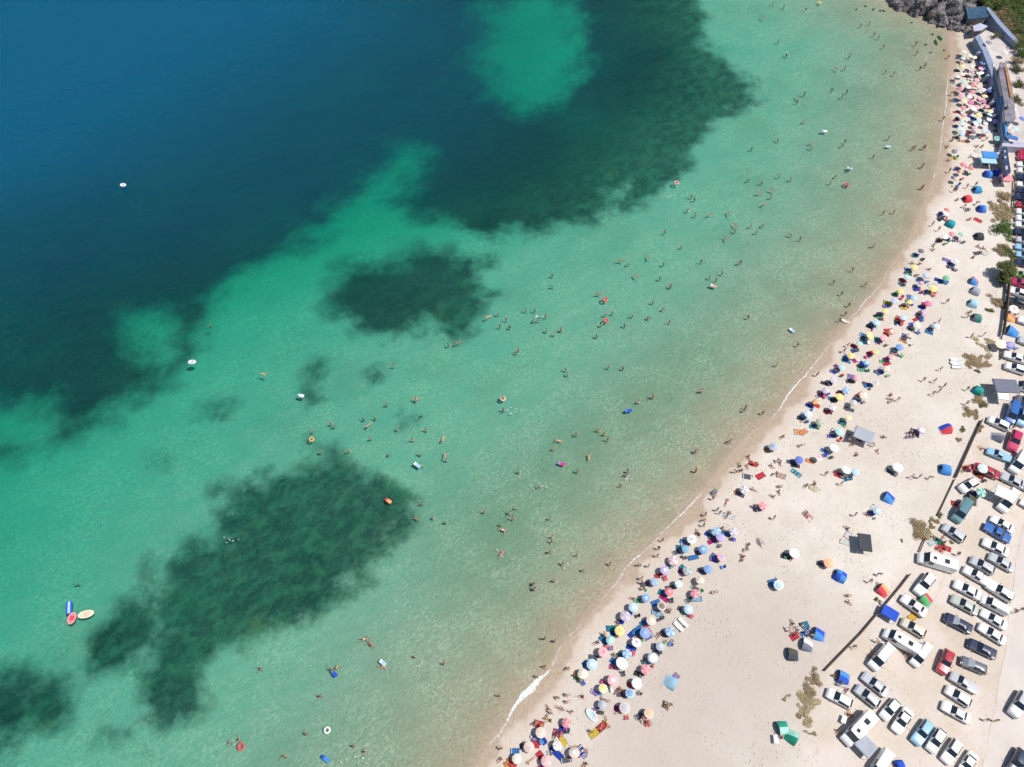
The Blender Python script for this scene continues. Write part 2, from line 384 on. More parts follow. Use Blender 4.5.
def pose_joints(kind, female=False):
    """facing +Y, hips near the origin in plan"""
    J = {}; hz = .93; lean = V(0, 0, 1); fwd = V(0, 1, 0)
    if kind in ('sit',): hz = .12; lean = V(0, -.22, 1).normalized()
    elif kind in ('lie', 'prone', 'float'): hz = .11; lean = V(0, -1, .05).normalized()
    elif kind == 'bend': lean = V(0, .8, .6).normalized()
    P = V(0, 0, hz); sgn = -1 if kind in ('lie',) else 1
    up = lean
    J['pelvis'] = (P, (.145, .105)); J['belly'] = (P + up * .16, (.125, .095)); J['chest'] = (P + up * .36, (.155, .11))
    J['neck'] = (P + up * .55, .055); hd = up
    if kind == 'bend': hd = V(0, .95, .2).normalized()
    J['head'] = (P + up * .55 + hd * .11 + fwd * (.015 if kind not in ('lie', 'prone', 'float') else 0), (.075, .085)); J['crown'] = (J['head'][0] + hd * .11, (.062, .07))
    nose = fwd if kind in ('stand', 'walk', 'sit', 'arms', 'swim', 'bend') else (V(0, 0, 1) if kind in ('lie', 'float') else V(0, 0, -1))
    J['nose'] = (J['head'][0] + nose * .098 + hd * .03, .014)
    sw = .165 if female else .185
    E = [('pelvis', 'belly'), ('belly', 'chest'), ('chest', 'neck'), ('neck', 'head'), ('head', 'crown'), ('head', 'nose')]
    for sd, n in ((-1, 'l'), (1, 'r')):
        sh = P + up * .50 + V(sd * sw, 0, 0); J['sh' + n] = (sh, .055); E.append(('chest', 'sh' + n))
        hip = P + V(sd * .09, 0, 0) - up * .05
        if kind == 'stand': el = sh + V(sd * .07, -.02, -.28); wr = el + V(sd * .02, .07, -.25); kn = V(sd * .11, .02, .50); an = V(sd * .13, 0, .08); toe = an + V(sd * .03, .17, -.045)
        elif kind == 'walk': k = sd; el = sh + V(sd * .06, -.12 * k, -.26); wr = el + V(0, -.05 * k + .1, -.24); kn = V(sd * .09, .17 * k, .52); an = V(sd * .09, .27 * k if k > 0 else -.36, .10 if k > 0 else .17); toe = an + V(0, .17, -.05)
        elif kind == 'arms': el = sh + V(sd * .22, .05, .16); wr = el + V(sd * .06, .02, .25); kn = V(sd * .13, .03, .50); an = V(sd * .17, 0, .08); toe = an + V(sd * .03, .17, -.045)
        elif kind == 'swim': el = sh + V(sd * .22, .14, -.06); wr = el + V(sd * .10, .22, .02); kn = V(sd * .14, .14, .50); an = V(sd * .15, -.06, .10); toe = an + V(0, .14, -.06)
        elif kind == 'bend': el = sh + V(sd * .04, .03, -.28); wr = el + V(0, .08, -.24); kn = V(sd * .12, .06, .49); an = V(sd * .13, 0, .08); toe = an + V(0, .17, -.045)
        elif kind == 'sit': el = sh + V(sd * .10, -.12, -.24); wr = V(el.x + sd * .02, el.y - .12 if sd < 0 else el.y + .26, .06 if sd < 0 else .30); kn = V(sd * .16, .40, .40 if sd > 0 else .22); an = V(sd * .12, .66 if sd > 0 else .78, .07); toe = an + V(0, .10, .08)
        elif kind == 'lie': el = sh + V(sd * .12, .18, -.02); wr = el + V(sd * .02, .26, 0); kn = V(sd * .12, .44, .12 if sd > 0 else .24); an = V(sd * .15, .86, .08); toe = an + V(0, .06, .13)
        elif kind == 'prone': el = sh + V(sd * .18, -.14, -.03); wr = el + V(-sd * .16, -.20, .0); kn = V(sd * .11, .44, .08); an = V(sd * .13, .86, .09); toe = an + V(0, .14, -.03)
        else: el = sh + V(sd * .24, -.10, 0); wr = el + V(sd * .14, -.20, 0); kn = V(sd * .14, .42, .06); an = V(sd * .22, .80, .05); toe = an + V(sd * .03, .14, .02)
        J['el' + n] = (el, .040); J['wr' + n] = (wr, .028)
        dr = (wr - el).normalized(); side = V(1, 0, 0) if abs(dr.x) < .8 else V(0, 1, 0)
        pm = wr + dr * .08; J['palm' + n] = (pm, (.036, .018)); E += [('sh' + n, 'el' + n), ('el' + n, 'wr' + n), ('wr' + n, 'palm' + n)]
        for q in range(4):
            J['f%d%s' % (q, n)] = (pm + dr * (.085 - .008 * abs(q - 1.4)) + side * (.019 * (q - 1.5)) + fwd * .015, .008); E.append(('palm' + n, 'f%d%s' % (q, n)))
        J['th' + n] = (wr + dr * .05 - side * sd * .055, .009); E.append(('wr' + n, 'th' + n))
        J['hip' + n] = (hip, .092); J['kn' + n] = (kn, .056); J['an' + n] = (an, .036); J['toe' + n] = (toe, (.042, .022))
        E += [('pelvis', 'hip' + n), ('hip' + n, 'kn' + n), ('kn' + n, 'an' + n), ('an' + n, 'toe' + n)]
    return J, E, up, hd
POSES = {}
for kd in ('stand', 'walk', 'arms', 'swim', 'bend', 'sit', 'lie', 'prone', 'float'):
    J, E, up, hd = pose_joints(kd, kd in ('sit', 'lie'))
    body = skin_mesh(J, E, 1); body.name = "person_body"
    for m in range(1): body.materials.append(SKINS[0])
    # swimwear: trunks, and for some a top
    hl, hr = J['hipl'][0], J['hipr'][0]
    T = {'pelvis': (J['pelvis'][0] + up * .03, (.155, .115)), 'a': (hl, .100), 'b': (hr, .100), 'c': (hl.lerp(J['knl'][0], .45), .085), 'd': (hr.lerp(J['knr'][0], .45), .085)}
    trunks = skin_mesh(T, [('pelvis', 'a'), ('pelvis', 'b'), ('a', 'c'), ('b', 'd')], 1); trunks.name = "swim_trunks"; trunks.materials.append(SKINS[0])
    c = J['chest'][0]; b = J['belly'][0]
    T2 = {'p': (J['pelvis'][0], (.153, .115)), 'b': (b, (.135, .105)), 'c': (c + up * .02, (.162, .118))}
    suit = skin_mesh(T2, [('p', 'b'), ('b', 'c')], 1); suit.name = "swimsuit"; suit.materials.append(SKINS[0])
    bm = bm_new(); hc = J['head'][0].lerp(J['crown'][0], .62); back = V(0, -.022, 0) if abs(up.y) < .5 or kd == 'bend' else V(0, 0, -.02)
    if kd == 'prone': back = V(0, 0, .02)
    add_ell(bm, hc + back, (.088, .098, .092)); bmesh.ops.translate(bm, vec=(0, 0, 0), verts=bm.verts)
    hair = bpy.data.meshes.new("hair"); bm.to_mesh(hair); bm.free(); hair.materials.append(HAIRS[0])
    POSES[kd] = (body, trunks, suit, hair)
SWIMC = ['r', 'B', 'k', 'w', 'g', 'p', 't', 'P', 'o', 'y']
POSE_TXT = dict(stand='standing', walk='walking', arms='standing with arms raised', swim='wading', bend='bending over', sit='sitting', lie='lying on their back', prone='lying face down', float='floating flat')
def person(kd, loc, rz, k, group, sc=1.0, where='sand'):
    r = random.Random(k * 7919 + 13)
    body, trunks, suit, hair = POSES[kd]
    si = r.choice([0, 0, 0, 1] if 'water' in group else [0, 1, 1, 1, 2]); hi = r.choice([0, 0, 0, 1, 1, 2]); ci = r.choice(SWIMC); wm = r.random() < .5
    word = 'swimsuit' if wm else 'swim trunks'
    d = "%s person in %s %s %s" % (HN[hi], CN[ci], word, POSE_TXT[kd])
    o = obj("person", body, (), None, loc); o.rotation_euler = (0, 0, rz); o.scale = (sc,) * 3
    paint(o, [SKINS[si]])
    note(o, "person", d, group)
    c = obj("swimsuit" if wm else "swim_trunks", suit if wm else trunks, (), o); paint(c, [fab(ci)])
    h = obj("hair", hair, (), o); paint(h, [HAIRS[hi]])
    return o

# ------------------------------------------------------------------ parasols
def canopy_mesh(style):
    bm = bm_new(); n = 8; rings = [(.0, .30), (.36, .235), (.70, .135), (.985, .02)]
    prev = None; cv = bm.verts.new((0, 0, rings[0][1]))
    for ri, (rr, z) in enumerate(rings[1:]):
        cur = []
        for k in range(n * 4):
            a = k * math.tau / (n * 4); t = (k % 4) / 4.0; sag = math.sin(math.pi * t)
            q = rr * (1 - .045 * sag * rr); cur.append(bm.verts.new((q * math.cos(a), q * math.sin(a), z - .03 * sag * rr)))
        for k in range(n * 4):
            k2 = (k + 1) % (n * 4)
            f = bm.faces.new((cv, cur[k], cur[k2])) if prev is None else bm.faces.new((prev[k], cur[k], cur[k2], prev[k2]))
            f.material_index = {'panel': (k // 4) % 2, 'ring': 1 if ri == 0 else 0, 'rim': 1 if ri == 2 else 0, 'plain': 0}[style]
        prev = cur
    val = [bm.verts.new((v.co.x * 1.005, v.co.y * 1.005, v.co.z - .10)) for v in prev]
    for k in range(n * 4):
        k2 = (k + 1) % (n * 4); f = bm.faces.new((prev[k], val[k], val[k2], prev[k2]))
        f.material_index = 1 if style in ('panel',) and (k // 4) % 2 else (1 if style == 'rim' else 0)
    me = bpy.data.meshes.new("canopy_" + style); bm.to_mesh(me); bm.free()
    smooth(me, 25); me.materials.append(fab('w')); me.materials.append(fab('w')); return me
CAN = {k: canopy_mesh(k) for k in ('plain', 'panel', 'ring', 'rim')}
bm = bm_new(); add_tube(bm, (0, 0, -.25), (0, 0, 2.02), .022, .018, 8); add_tube(bm, (0, 0, 2.02), (0, 0, 2.10), .03, .008, 8)
pole_me = bpy.data.meshes.new("parasol_pole"); bm.to_mesh(pole_me); bm.free(); pole_me.materials.append(metal)
bm = bm_new()
for k in range(8):
    a = k * math.tau / 8; add_tube(bm, (0, 0, 2.0), (.95 * math.cos(a), .95 * math.sin(a), 1.735), .008, .006, 4)
    add_tube(bm, (0, 0, 1.55), (.45 * math.cos(a), .45 * math.sin(a), 1.865), .006, .006, 4)
rib_me = bpy.data.meshes.new("ribs"); bm.to_mesh(rib_me); bm.free(); rib_me.materials.append(metal)
STY = {'panel': 'panelled', 'ring': 'centred', 'rim': 'rimmed', 'plain': ''}
def umbrella(loc, code, k, rad=1.0, style=None, hgt=1.0):
    r = random.Random(k * 131 + 5)
    c1, c2 = code[0], (code[1] if len(code) > 1 else code[0])
    st = style or ('plain' if c1 == c2 else r.choice(['panel', 'ring', 'rim', 'panel']))
    d = {'plain': "plain %s" % CN[c1], 'panel': "%s and %s panelled" % (CN[c1], CN[c2]), 'ring': "%s %s-centred" % (CN[c1], CN[c2]), 'rim': "%s %s-rimmed" % (CN[c1], CN[c2])}[st]
    t = thing("beach_umbrella", "beach umbrella", d + " beach umbrella", loc, r.uniform(0, 6.28), "beach umbrellas planted in the sand")
    t.rotation_euler = (R(r.gauss(0, 8)), R(r.gauss(0, 8)), r.uniform(0, 6.28))
    c = obj("canopy", CAN[st], (), t, (0, 0, 1.70 * hgt)); c.scale = (rad, rad, 1.0); paint(c, [cfab(c1), cfab(c2)])
    p = obj("pole", pole_me, (), t); p.scale = (1, 1, hgt)
    return t

# ------------------------------------------------------------------ towels, mats, chairs, tables, sunbeds, bags
def towel_mesh(seed, L=1.75, W=.85):
    bm = bm_new(); nx, ny = 14, 7; g = []
    for i in range(nx + 1):
        row = []
        for j in range(ny + 1):
            x = (i / nx - .5) * L; y = (j / ny - .5) * W
            z = .035 + .035 * mnoise.noise((x * 2.2 + seed, y * 2.2, seed)) + .01 * mnoise.noise((x * 9, y * 9, seed))
            row.append(bm.verts.new((x + .03 * mnoise.noise((seed, y * 3, 1)), y + .05 * mnoise.noise((x * 2, seed, 2)), max(z, .012))))
        g.append(row)
    for i in range(nx):
        for j in range(ny):
            f = bm.faces.new((g[i][j], g[i + 1][j], g[i + 1][j + 1], g[i][j + 1])); f.smooth = True
            f.material_index = 1 if (i in (1, 12)) or (seed % 2 and i % 4 in (2,)) else 0
    r = bmesh.ops.solidify(bm, geom=bm.faces[:], thickness=.008)
    me = bpy.data.meshes.new("towel"); bm.to_mesh(me); bm.free(); me.materials.append(fab('w')); me.materials.append(fab('w')); return me
TOW = [towel_mesh(i) for i in range(4)]
def towel(loc, rz, c1, c2, k, sc=(1, 1), name="beach_towel"):
    o = obj(name, TOW[k % 4], (), None, loc); o.rotation_euler = (0, 0, rz); o.scale = (sc[0], sc[1], 1)
    paint(o, [fab(c1), fab(c2)])
    note(o, "towel", ("plain %s beach towel" % CN[c1]) if c1 == c2 else "%s beach towel with %s bands" % (CN[c1], CN[c2]), "towels spread on the sand"); return o
def chair_meshes():
    s1 = bm_new(); add_box(s1, (0, 0, .34), (.50, .48, .03)); s2 = bm_new()
    add_box(s2, (0, -.36, .66), (.50, .03, .66), rot=Matrix.Translation((0, 0, 0)) @ Matrix.Rotation(R(18), 4, 'X'))
    f = bm_new()
    for x in (-.27, .27):
        add_tube(f, (x, .28, 0), (x, -.22, .55), .014); add_tube(f, (x, -.30, 0), (x, .22, .54), .014); add_tube(f, (x, -.24, .55), (x, .24, .55), .018); add_tube(f, (x, -.24, .34), (x, -.47, .98), .013)
    out = []
    for n, b, m in (("seat", s1, fab('b')), ("backrest", s2, fab('b')), ("frame", f, metal)):
        me = bpy.data.meshes.new(n); b.to_mesh(me); b.free(); me.materials.append(m); out.append(me)
    return out
CHR = chair_meshes()
def chair(loc, rz, c):
    t = thing("folding_chair", "folding chair", "%s folding beach chair" % CN[c], loc, rz, "folding beach chairs")
    for n, me in zip(("seat", "backrest", "frame"), CHR):
        o = obj(n, me, (), t)
        if n != "frame": paint(o, [fab(c)])
    return t
def table(loc, rz, c, L=.9, W=.6):
    t = thing("camping_table", "camping table", "%s folding camping table" % CN[c], loc, rz, None)
    b = bm_new(); add_box(b, (0, 0, .68), (L, W, .03)); bmesh.ops.bevel(b, geom=b.edges[:], offset=.008, segments=1); obj("table_top", b, (fab(c),), t)
    for x in (-1, 1):
        for y in (-1, 1):
            b = bm_new(); add_tube(b, (x * L * .44, y * W * .42, 0), (x * L * .40, y * W * .38, .665), .014); obj("leg", b, (metal,), t)
    return t
def sunbed(loc, rz, c):
    t = thing("sunbed", "sunbed", "%s sunbed" % CN[c], loc, rz, "sunbeds on the sand")
    b = bm_new(); add_box(b, (0.35, 0, .32), (1.3, .62, .07)); obj("mattress", b, (fab(c),), t)
    b = bm_new(); add_box(b, (-.60, 0, .47), (.72, .62, .07), rot=Matrix.Rotation(R(26), 4, 'Y')); obj("backrest", b, (fab(c),), t)
    for x in (-.75, .85):
        for y in (-.26, .26):
            b = bm_new(); add_tube(b, (x, y, 0), (x, y, .29), .02); obj("leg", b, (metal,), t)
    return t
bag_bm = bm_new(); r_ = bmesh.ops.create_cube(bag_bm, size=1.0); bmesh.ops.bevel(bag_bm, geom=bag_bm.edges[:], offset=.16, segments=3)
bmesh.ops.scale(bag_bm, vec=(.46, .26, .34), verts=bag_bm.verts); bmesh.ops.translate(bag_bm, vec=(0, 0, .17), verts=bag_bm.verts)
bag_me = bpy.data.meshes.new("bag"); bag_bm.to_mesh(bag_me); bag_bm.free(); smooth(bag_me, 50); bag_me.materials.append(fab('b'))
hb = bm_new()
for i in range(8):
    a0, a1 = math.pi * i / 8, math.pi * (i + 1) / 8
    add_tube(hb, (.14 * math.cos(a0), 0, .32 + .12 * math.sin(a0)), (.14 * math.cos(a1), 0, .32 + .12 * math.sin(a1)), .012, seg=5)
hnd_me = bpy.data.meshes.new("bag_handle"); hb.to_mesh(hnd_me); hb.free(); hnd_me.materials.append(blackp)
def bag(loc, rz, c):
    t = thing("beach_bag", "beach bag", "%s beach bag" % CN[c], loc, rz, "bags on the sand")
    o = obj("pouch", bag_me, (), t); paint(o, [fab(c)]); obj("handle", hnd_me, (), t); return t

# ------------------------------------------------------------------ tents and shades
def dome_mesh(open_dir=True):
    bm = bm_new(); nu, nv = 16, 7; g = []
    for j in range(nv + 1):
        row = []
        ph = j / nv * math.pi / 2
        for i in range(nu):
            a = i / nu * math.tau; sq = 1.0 / max(abs(math.cos(a)), abs(math.sin(a))) ** .55
            rr = math.cos(ph) ** .75 * sq
            row.append(bm.verts.new((rr * math.cos(a), rr * math.sin(a), math.sin(ph) * 1.0)))
        g.append(row)
    for j in range(nv):
        for i in range(nu):
            a = (i + .5) / nu * math.tau
            if open_dir and j < 4 and i in (7, 8): continue
            i2 = (i + 1) % nu
            try: f = bm.faces.new((g[j][i], g[j][i2], g[j + 1][i2], g[j + 1][i])); f.material_index = 1 if (i // 4) % 2 else 0; f.smooth = True
            except ValueError: pass
    bmesh.ops.remove_doubles(bm, verts=bm.verts, dist=.001)
    me = bpy.data.meshes.new("dome"); bm.to_mesh(me); bm.free(); me.materials.append(fab('b')); me.materials.append(fab('b')); smooth(me, 40); return me
DOME = dome_mesh()
def shell_mesh():
    # half-open beach shelter: a sloping back sheet that folds over a front arch
    bm = bm_new(); n = 12; m = 6; g = []
    for j in range(m + 1):
        t = j / m; row = []
        for i in range(n + 1):
            a = math.pi * i / n; h = math.sin(a); w = math.cos(a)
            row.append(bm.verts.new((-.75 + 1.55 * t, w * (1.0 - .25 * t ** 2), h * (1.0 - t ** 1.6) * 1.0 + .0)))
        g.append(row)
    for j in range(m):
        for i in range(n):
            try: f = bm.faces.new((g[j][i], g[j + 1][i], g[j + 1][i + 1], g[j][i + 1])); f.material_index = 1 if i >= n // 2 else 0; f.smooth = True
            except ValueError: pass
    me = bpy.data.meshes.new("shelter"); bm.to_mesh(me); bm.free(); me.materials.append(fab('b')); me.materials.append(fab('b')); smooth(me, 40); return me
SHELL = shell_mesh()
def floor_mesh():
    b = bm_new(); add_box(b, (0, 0, .02), (1.9, 1.9, .02)); me = bpy.data.meshes.new("groundsheet"); b.to_mesh(me); b.free(); me.materials.append(fab('a')); return me
FLOOR = floor_mesh()
def tent(loc, rz, c1, c2, L=2.2, W=2.0, H=1.3, shape='dome'):
    cc = CN[c1] if c1 == c2 else "%s and %s" % (CN[c1], CN[c2])
    t = thing("beach_tent", "tent", "%s %s beach tent" % (cc, 'dome' if shape == 'dome' else 'half-open'), loc, rz, "pop-up tents on the sand")
    c = obj("tent_shell", DOME if shape == 'dome' else SHELL, (), t); c.scale = (L / 2, W / 2, H); paint(c, [fab(c1), fab(c2)])
    f = obj("groundsheet", FLOOR, (), t); f.scale = (L / 2.1, W / 2.2, 1); paint(f, [fab('a')])
    b = bm_new()
    for s_ in (-1, 1):
        add_tube(b, (-.76 * L / 2, s_ * W / 2, .0), (-.9 * L / 2, s_ * (W / 2 + .25), .0), .01, seg=4)
    for i in range(10):
        a0, a1 = math.pi * i / 10, math.pi * (i + 1) / 10
        x = -.755 * L / 2
        add_tube(b, (x, W / 2 * math.cos(a0), H * math.sin(a0) * 1.01), (x, W / 2 * math.cos(a1), H * math.sin(a1) * 1.01), .012, seg=5)
    if shape != 'dome': obj("arch_pole", b, (metal,), t)
    else: b.free()
    return t
def canopy_shade(loc, rz, c, L, W, H, label_noun="flat-topped canopy", flat=True, c2=None):
    t = thing("shade_canopy", "canopy", "%s %s" % (CN[c], label_noun), loc, rz, None)
    b = bm_new(); nx = 10; g = []
    for i in range(nx + 1):
        row = []
        for j in range(nx + 1):
            x, y = (i / nx - .5), (j / nx - .5); e = max(abs(x), abs(y)) * 2
            z = H + (.05 * mnoise.noise((x * 6, y * 6, L)) - .10 * (1 - (abs(x * 2)) ** 2) * (1 - abs(y * 2) ** 2) if flat else (1 - e) * .75)
            row.append(b.verts.new((x * L, y * W, z)))
        g.append(row)
    for i in range(nx):
        for j in range(nx):
            f = b.faces.new((g[i][j], g[i + 1][j], g[i + 1][j + 1], g[i][j + 1])); f.smooth = True
            if c2 and j >= nx // 2: f.material_index = 1
    for ring in ([g[i][0] for i in range(nx + 1)], [g[nx][j] for j in range(nx + 1)], [g[i][nx] for i in range(nx, -1, -1)], [g[0][j] for j in range(nx, -1, -1)]):
        lo = [b.verts.new((v.co.x, v.co.y, v.co.z - .18)) for v in ring]
        for i in range(nx): b.faces.new((ring[i], lo[i], lo[i + 1], ring[i + 1]))
    obj("cover", b, (fab(c), fab(c2 or c)), t)
    for x in (-1, 1):
        for y in (-1, 1):
            b = bm_new(); add_tube(b, (x * L * .485, y * W * .485, 0), (x * L * .485, y * W * .485, H), .025); obj("post", b, (metal,), t)
    return t

# ------------------------------------------------------------------ floats and boats
def torus_bm(R0, r0, c=(0, 0, 0), mi=0, n=20, m=8, sx=1, sy=1):
    bm = bm_new(); g = []
    for i in range(n):
        a = i / n * math.tau; row = []
        for j in range(m):
            p = j / m * math.tau; rr = R0 + r0 * math.cos(p)
            row.append(bm.verts.new((c[0] + rr * math.cos(a) * sx, c[1] + rr * math.sin(a) * sy, c[2] + r0 * math.sin(p))))
        g.append(row)
    for i in range(n):
        for j in range(m):
            f = bm.faces.new((g[i][j], g[(i + 1) % n][j], g[(i + 1) % n][(j + 1) % m], g[i][(j + 1) % m])); f.smooth = True
            f.material_index = 1 if (i // 2) % 2 and mi else 0
    return bm
def swim_ring(loc, c, c2='w', rad=.48):
    o = obj("swim_ring", torus_bm(rad, rad * .34, (0, 0, .04), 1), (fab(c), fab(c2)), None, loc); note(o, "swim ring", "%s and %s inflatable swim ring" % (CN[c], CN[c2]), "inflatables on the water"); return o
def lilo(loc, rz, c, c2, L=1.9, W=.8):
    t = thing("air_mattress", "air mattress", "%s and %s inflatable air mattress" % (CN[c], CN[c2]), loc, rz, "inflatables on the water")
    b = bm_new()
    for k in range(5):
        y = (k - 2) * W / 5; add_tube(b, (-L / 2 + .42, y, .06), (L / 2, y, .06), W / 9, seg=10)
    obj("mattress", b, (fab(c),), t)
    b = bm_new(); add_tube(b, (-L / 2 + .14, -W / 2 + .03, .12), (-L / 2 + .14, W / 2 - .03, .12), .13, seg=10); add_tube(b, (-L / 2 + .36, -W / 2 + .05, .07), (-L / 2 + .36, W / 2 - .05, .07), .085, seg=10)
    obj("pillow", b, (fab(c2),), t); return t
def dinghy(loc, rz, c, c2, L=2.4, W=1.3, desc=None):
    t = thing("inflatable_boat", "inflatable boat", desc or "%s inflatable boat with %s floor" % (CN[c], CN[c2]), loc, rz, None)
    b = torus_bm(1.0, .22, (0, 0, .16), 0, 28, 10); bmesh.ops.scale(b, vec=(L / 2.44, W / 2.44, 1.0), verts=b.verts); obj("hull_tube", b, (fab(c),), t)
    b = bm_new(); r = bmesh.ops.create_cone(b, cap_ends=True, segments=28, radius1=1, radius2=1, depth=.06); bmesh.ops.scale(b, vec=(L / 2.5, W / 2.5, 1), verts=b.verts); bmesh.ops.translate(b, vec=(0, 0, .09), verts=b.verts); obj("floor", b, (fab(c2),), t)
    for x in (-.22, .25):
        b = bm_new(); add_tube(b, (x * L, -W * .36, .20), (x * L, W * .36, .20), .10, seg=10); obj("seat", b, (fab(c),), t)
    return t

# ------------------------------------------------------------------ cars
def car_meshes(kind):
    P = dict(
     sedan=dict(L=4.4, W=1.76, st=[(0, .80, .80), (.10, .95, .93), (.72, 1, .99), (1.18, 1, 1.40), (2.35, 1, 1.43), (3.05, 1, .98), (4.05, .97, .87), (4.33, .86, .72), (4.4, .76, .55)], rear=2, roof=(3, 4), wb=4, rw=.66),
     hatch=dict(L=4.0, W=1.72, st=[(0, .84, .75), (.06, .96, 1.02), (.42, 1, 1.40), (.9, 1, 1.47), (2.1, 1, 1.47), (2.85, 1, 1.00), (3.7, .97, .90), (3.93, .87, .68), (4.0, .78, .55)], rear=1, roof=(2, 4), wb=4, rw=.68),
     suv=dict(L=4.5, W=1.86, st=[(0, .88, .85), (.06, .97, 1.12), (.35, 1, 1.62), (.9, 1, 1.72), (2.3, 1, 1.72), (3.0, 1, 1.16), (4.1, .98, 1.02), (4.42, .9, .85), (4.5, .82, .6)], rear=1, roof=(2, 4), wb=4, rw=.72),
     van=dict(L=5.0, W=1.92, st=[(0, .94, .9), (.05, .98, 1.2), (.15, 1, 1.92), (2.35, 1, 1.98), (3.35, 1, 1.98), (4.15, .99, 1.22), (4.75, .96, 1.0), (4.95, .9, .8), (5.0, .84, .6)], rear=1, roof=(2, 4), wb=4, rw=.80),
     camper=dict(L=6.2, W=2.1, st=[(0, .96, .9), (.04, .99, 1.3), (.1, 1, 2.30), (3.9, 1, 2.34), (4.75, 1, 2.28), (5.4, .96, 1.3), (5.95, .93, 1.05), (6.15, .88, .85), (6.2, .82, .6)], rear=1, roof=(2, 4), wb=4, rw=.86),
     pickup=dict(L=4.9, W=1.84, st=[(0, .93, .88), (.05, .98, 1.02), (1.62, 1, 1.02), (1.95, 1, 1.68), (2.9, 1, 1.72), (3.55, 1, 1.12), (4.5, .97, 1.0), (4.82, .9, .85), (4.9, .82, .6)], rear=2, roof=(3, 4), wb=4, rw=.70),
    )[kind]
    L, W, st = P['L'], P['W'], P['st']; hw = W / 2
    rings = []
    for i, (x, w, top) in enumerate(st):
        cab = P['roof'][0] <= i <= P['roof'][1]
        sh = .95 if kind in ('sedan', 'hatch') else (1.12 if kind in ('suv', 'pickup') else 1.25)
        w_ = hw * w
        if cab: pts = [(w_ * .90, .24), (w_, .50), (w_ * .99, .76), (w_ * .95, sh), (hw * P['rw'] + .0, top - .05), (hw * P['rw'] * .55, top - .008), (0, top)]
        else:
            s_ = min(sh, top - .03); pts = [(w_ * .88, .26 if i not in (0, len(st) - 1) else .34), (w_, min(.50, top * .7)), (w_ * .98, min(.74, top * .85)), (w_ * .93, s_), (w_ * .80, top - .012), (w_ * .45, top - .003), (0, top)]
        rings.append([(x - L / 2, -y, z) for y, z in pts] + [(x - L / 2, y, z) for y, z in pts[-2::-1]])
    parts = {k: [] for k in ('body', 'windshield', 'rear_window', 'side_l', 'side_r')}
    n = len(rings[0]); r0, r1 = P['roof']
    for i in range(len(rings) - 1):
        for j in range(n - 1):
            q = (rings[i][j], rings[i + 1][j], rings[i + 1][j + 1], rings[i][j + 1])
            cen = j in (4, 5, 6, 7); side = j in (3, 8)
            if i == P['wb'] and cen: parts['windshield'].append(q)
            elif i == P['rear'] and cen and i + 1 == r0: parts['rear_window'].append(q)
            elif side and r0 <= i < r1 and not (kind in ('van', 'camper') and i < r1 - 1): parts['side_l' if j == 3 else 'side_r'].append(q)
            else: parts['body'].append(q)
    # van front side windows: split the long quad
    out = {}
    for k, qs in parts.items():
        bm = bm_new(); vm = {}
        def vv(p):
            key = (round(p[0], 4), round(p[1], 4), round(p[2], 4))
            if key not in vm: vm[key] = bm.verts.new(p)
            return vm[key]
        for q in qs:
            vs = [vv(p) for p in q]
            if len(set(vs)) > 2: bm.faces.new(vs)
        if k == 'body':
            bm.faces.new([vv(p) for p in rings[0]]); bm.faces.new([vv(p) for p in rings[-1]][::-1])
            bm.faces.new([vv(r[0]) for r in rings] + [vv(r[-1]) for r in rings][::-1])
            bmesh.ops.recalc_face_normals(bm, faces=bm.faces[:])
            # shut lines as thin grooves are too fine; roof rails and sills instead
            if kind in ('suv', 'van'):
                for y in (-1, 1): add_tube(bm, (st[r0][0] - L / 2 + .3, y * hw * P['rw'] * .93, st[r0 + 1][2] + .035), (st[r1][0] - L / 2 - .1, y * hw * P['rw'] * .93, st[r1][2] + .035), .018, seg=6, mi=1)
            if kind == 'pickup': pass
            if kind == 'camper':
                add_box(bm, (-1.2, 0, 2.36), (.75, .75, .10), mi=1); add_box(bm, (.8, 0, 2.35), (.5, .5, .08), mi=1)
        me = bpy.data.meshes.new(k); bm.to_mesh(me); bm.free(); smooth(me, 17)
        out[k] = me
    out['body'].materials.append(fab('w')); out['body'].materials.append(blackp)
    out['dim'] = (L, W, st); out['wb'] = (.17 * L, .82 * L); return out
def wheel_mesh():
    b = bm_new(); add_tube(b, (0, -.10, 0), (0, .10, 0), .315, seg=20); add_tube(b, (0, -.106, 0), (0, .106, 0), .20, seg=14, mi=1)
    me = bpy.data.meshes.new("wheel"); b.to_mesh(me); b.free(); me.materials.append(blackp); me.materials.append(mat("alloy", (.45, .45, .46), .35, .5, metal=.7)); smooth(me, 30); return me
WHEEL = wheel_mesh(); glass = mat("car_glass", (.020, .030, .045), 0.08, .6, .05); 
lampm = mat("headlamp_glass", (.75, .75, .75), 0.1, .6, .02); tailm = mat("tail_lamp", (.45, .02, .02), 0.2, .5, .05); shadem = mat("silver_sunshade", (.70, .72, .74), .3, .5, metal=.4)
b = bm_new(); add_ell(b, (0, 0, 0), (.09, .16, .07), sub=2); LAMP = bpy.data.meshes.new("lamp"); b.to_mesh(LAMP); b.free(); LAMP.materials.append(lampm)
b = bm_new(); add_ell(b, (0, 0, 0), (.07, .10, .07), sub=2); MIR = bpy.data.meshes.new("mirror"); b.to_mesh(MIR); b.free(); MIR.materials.append(blackp)
CARS = {k: car_meshes(k) for k in ('sedan', 'hatch', 'suv', 'van', 'camper', 'pickup')}
PAINT = dict(w=(.80,.80,.79), s=(.50,.51,.53), k=(.030,.032,.042), n=(.022,.032,.080), d=(.13,.14,.17), r=(.42,.03,.05), b=(.03,.13,.42), l=(.30,.52,.70), t=(.10,.22,.25), c=(.62,.58,.46), g=(.22,.42,.12), m=(.50,.02,.10), e=(.46,.50,.44))
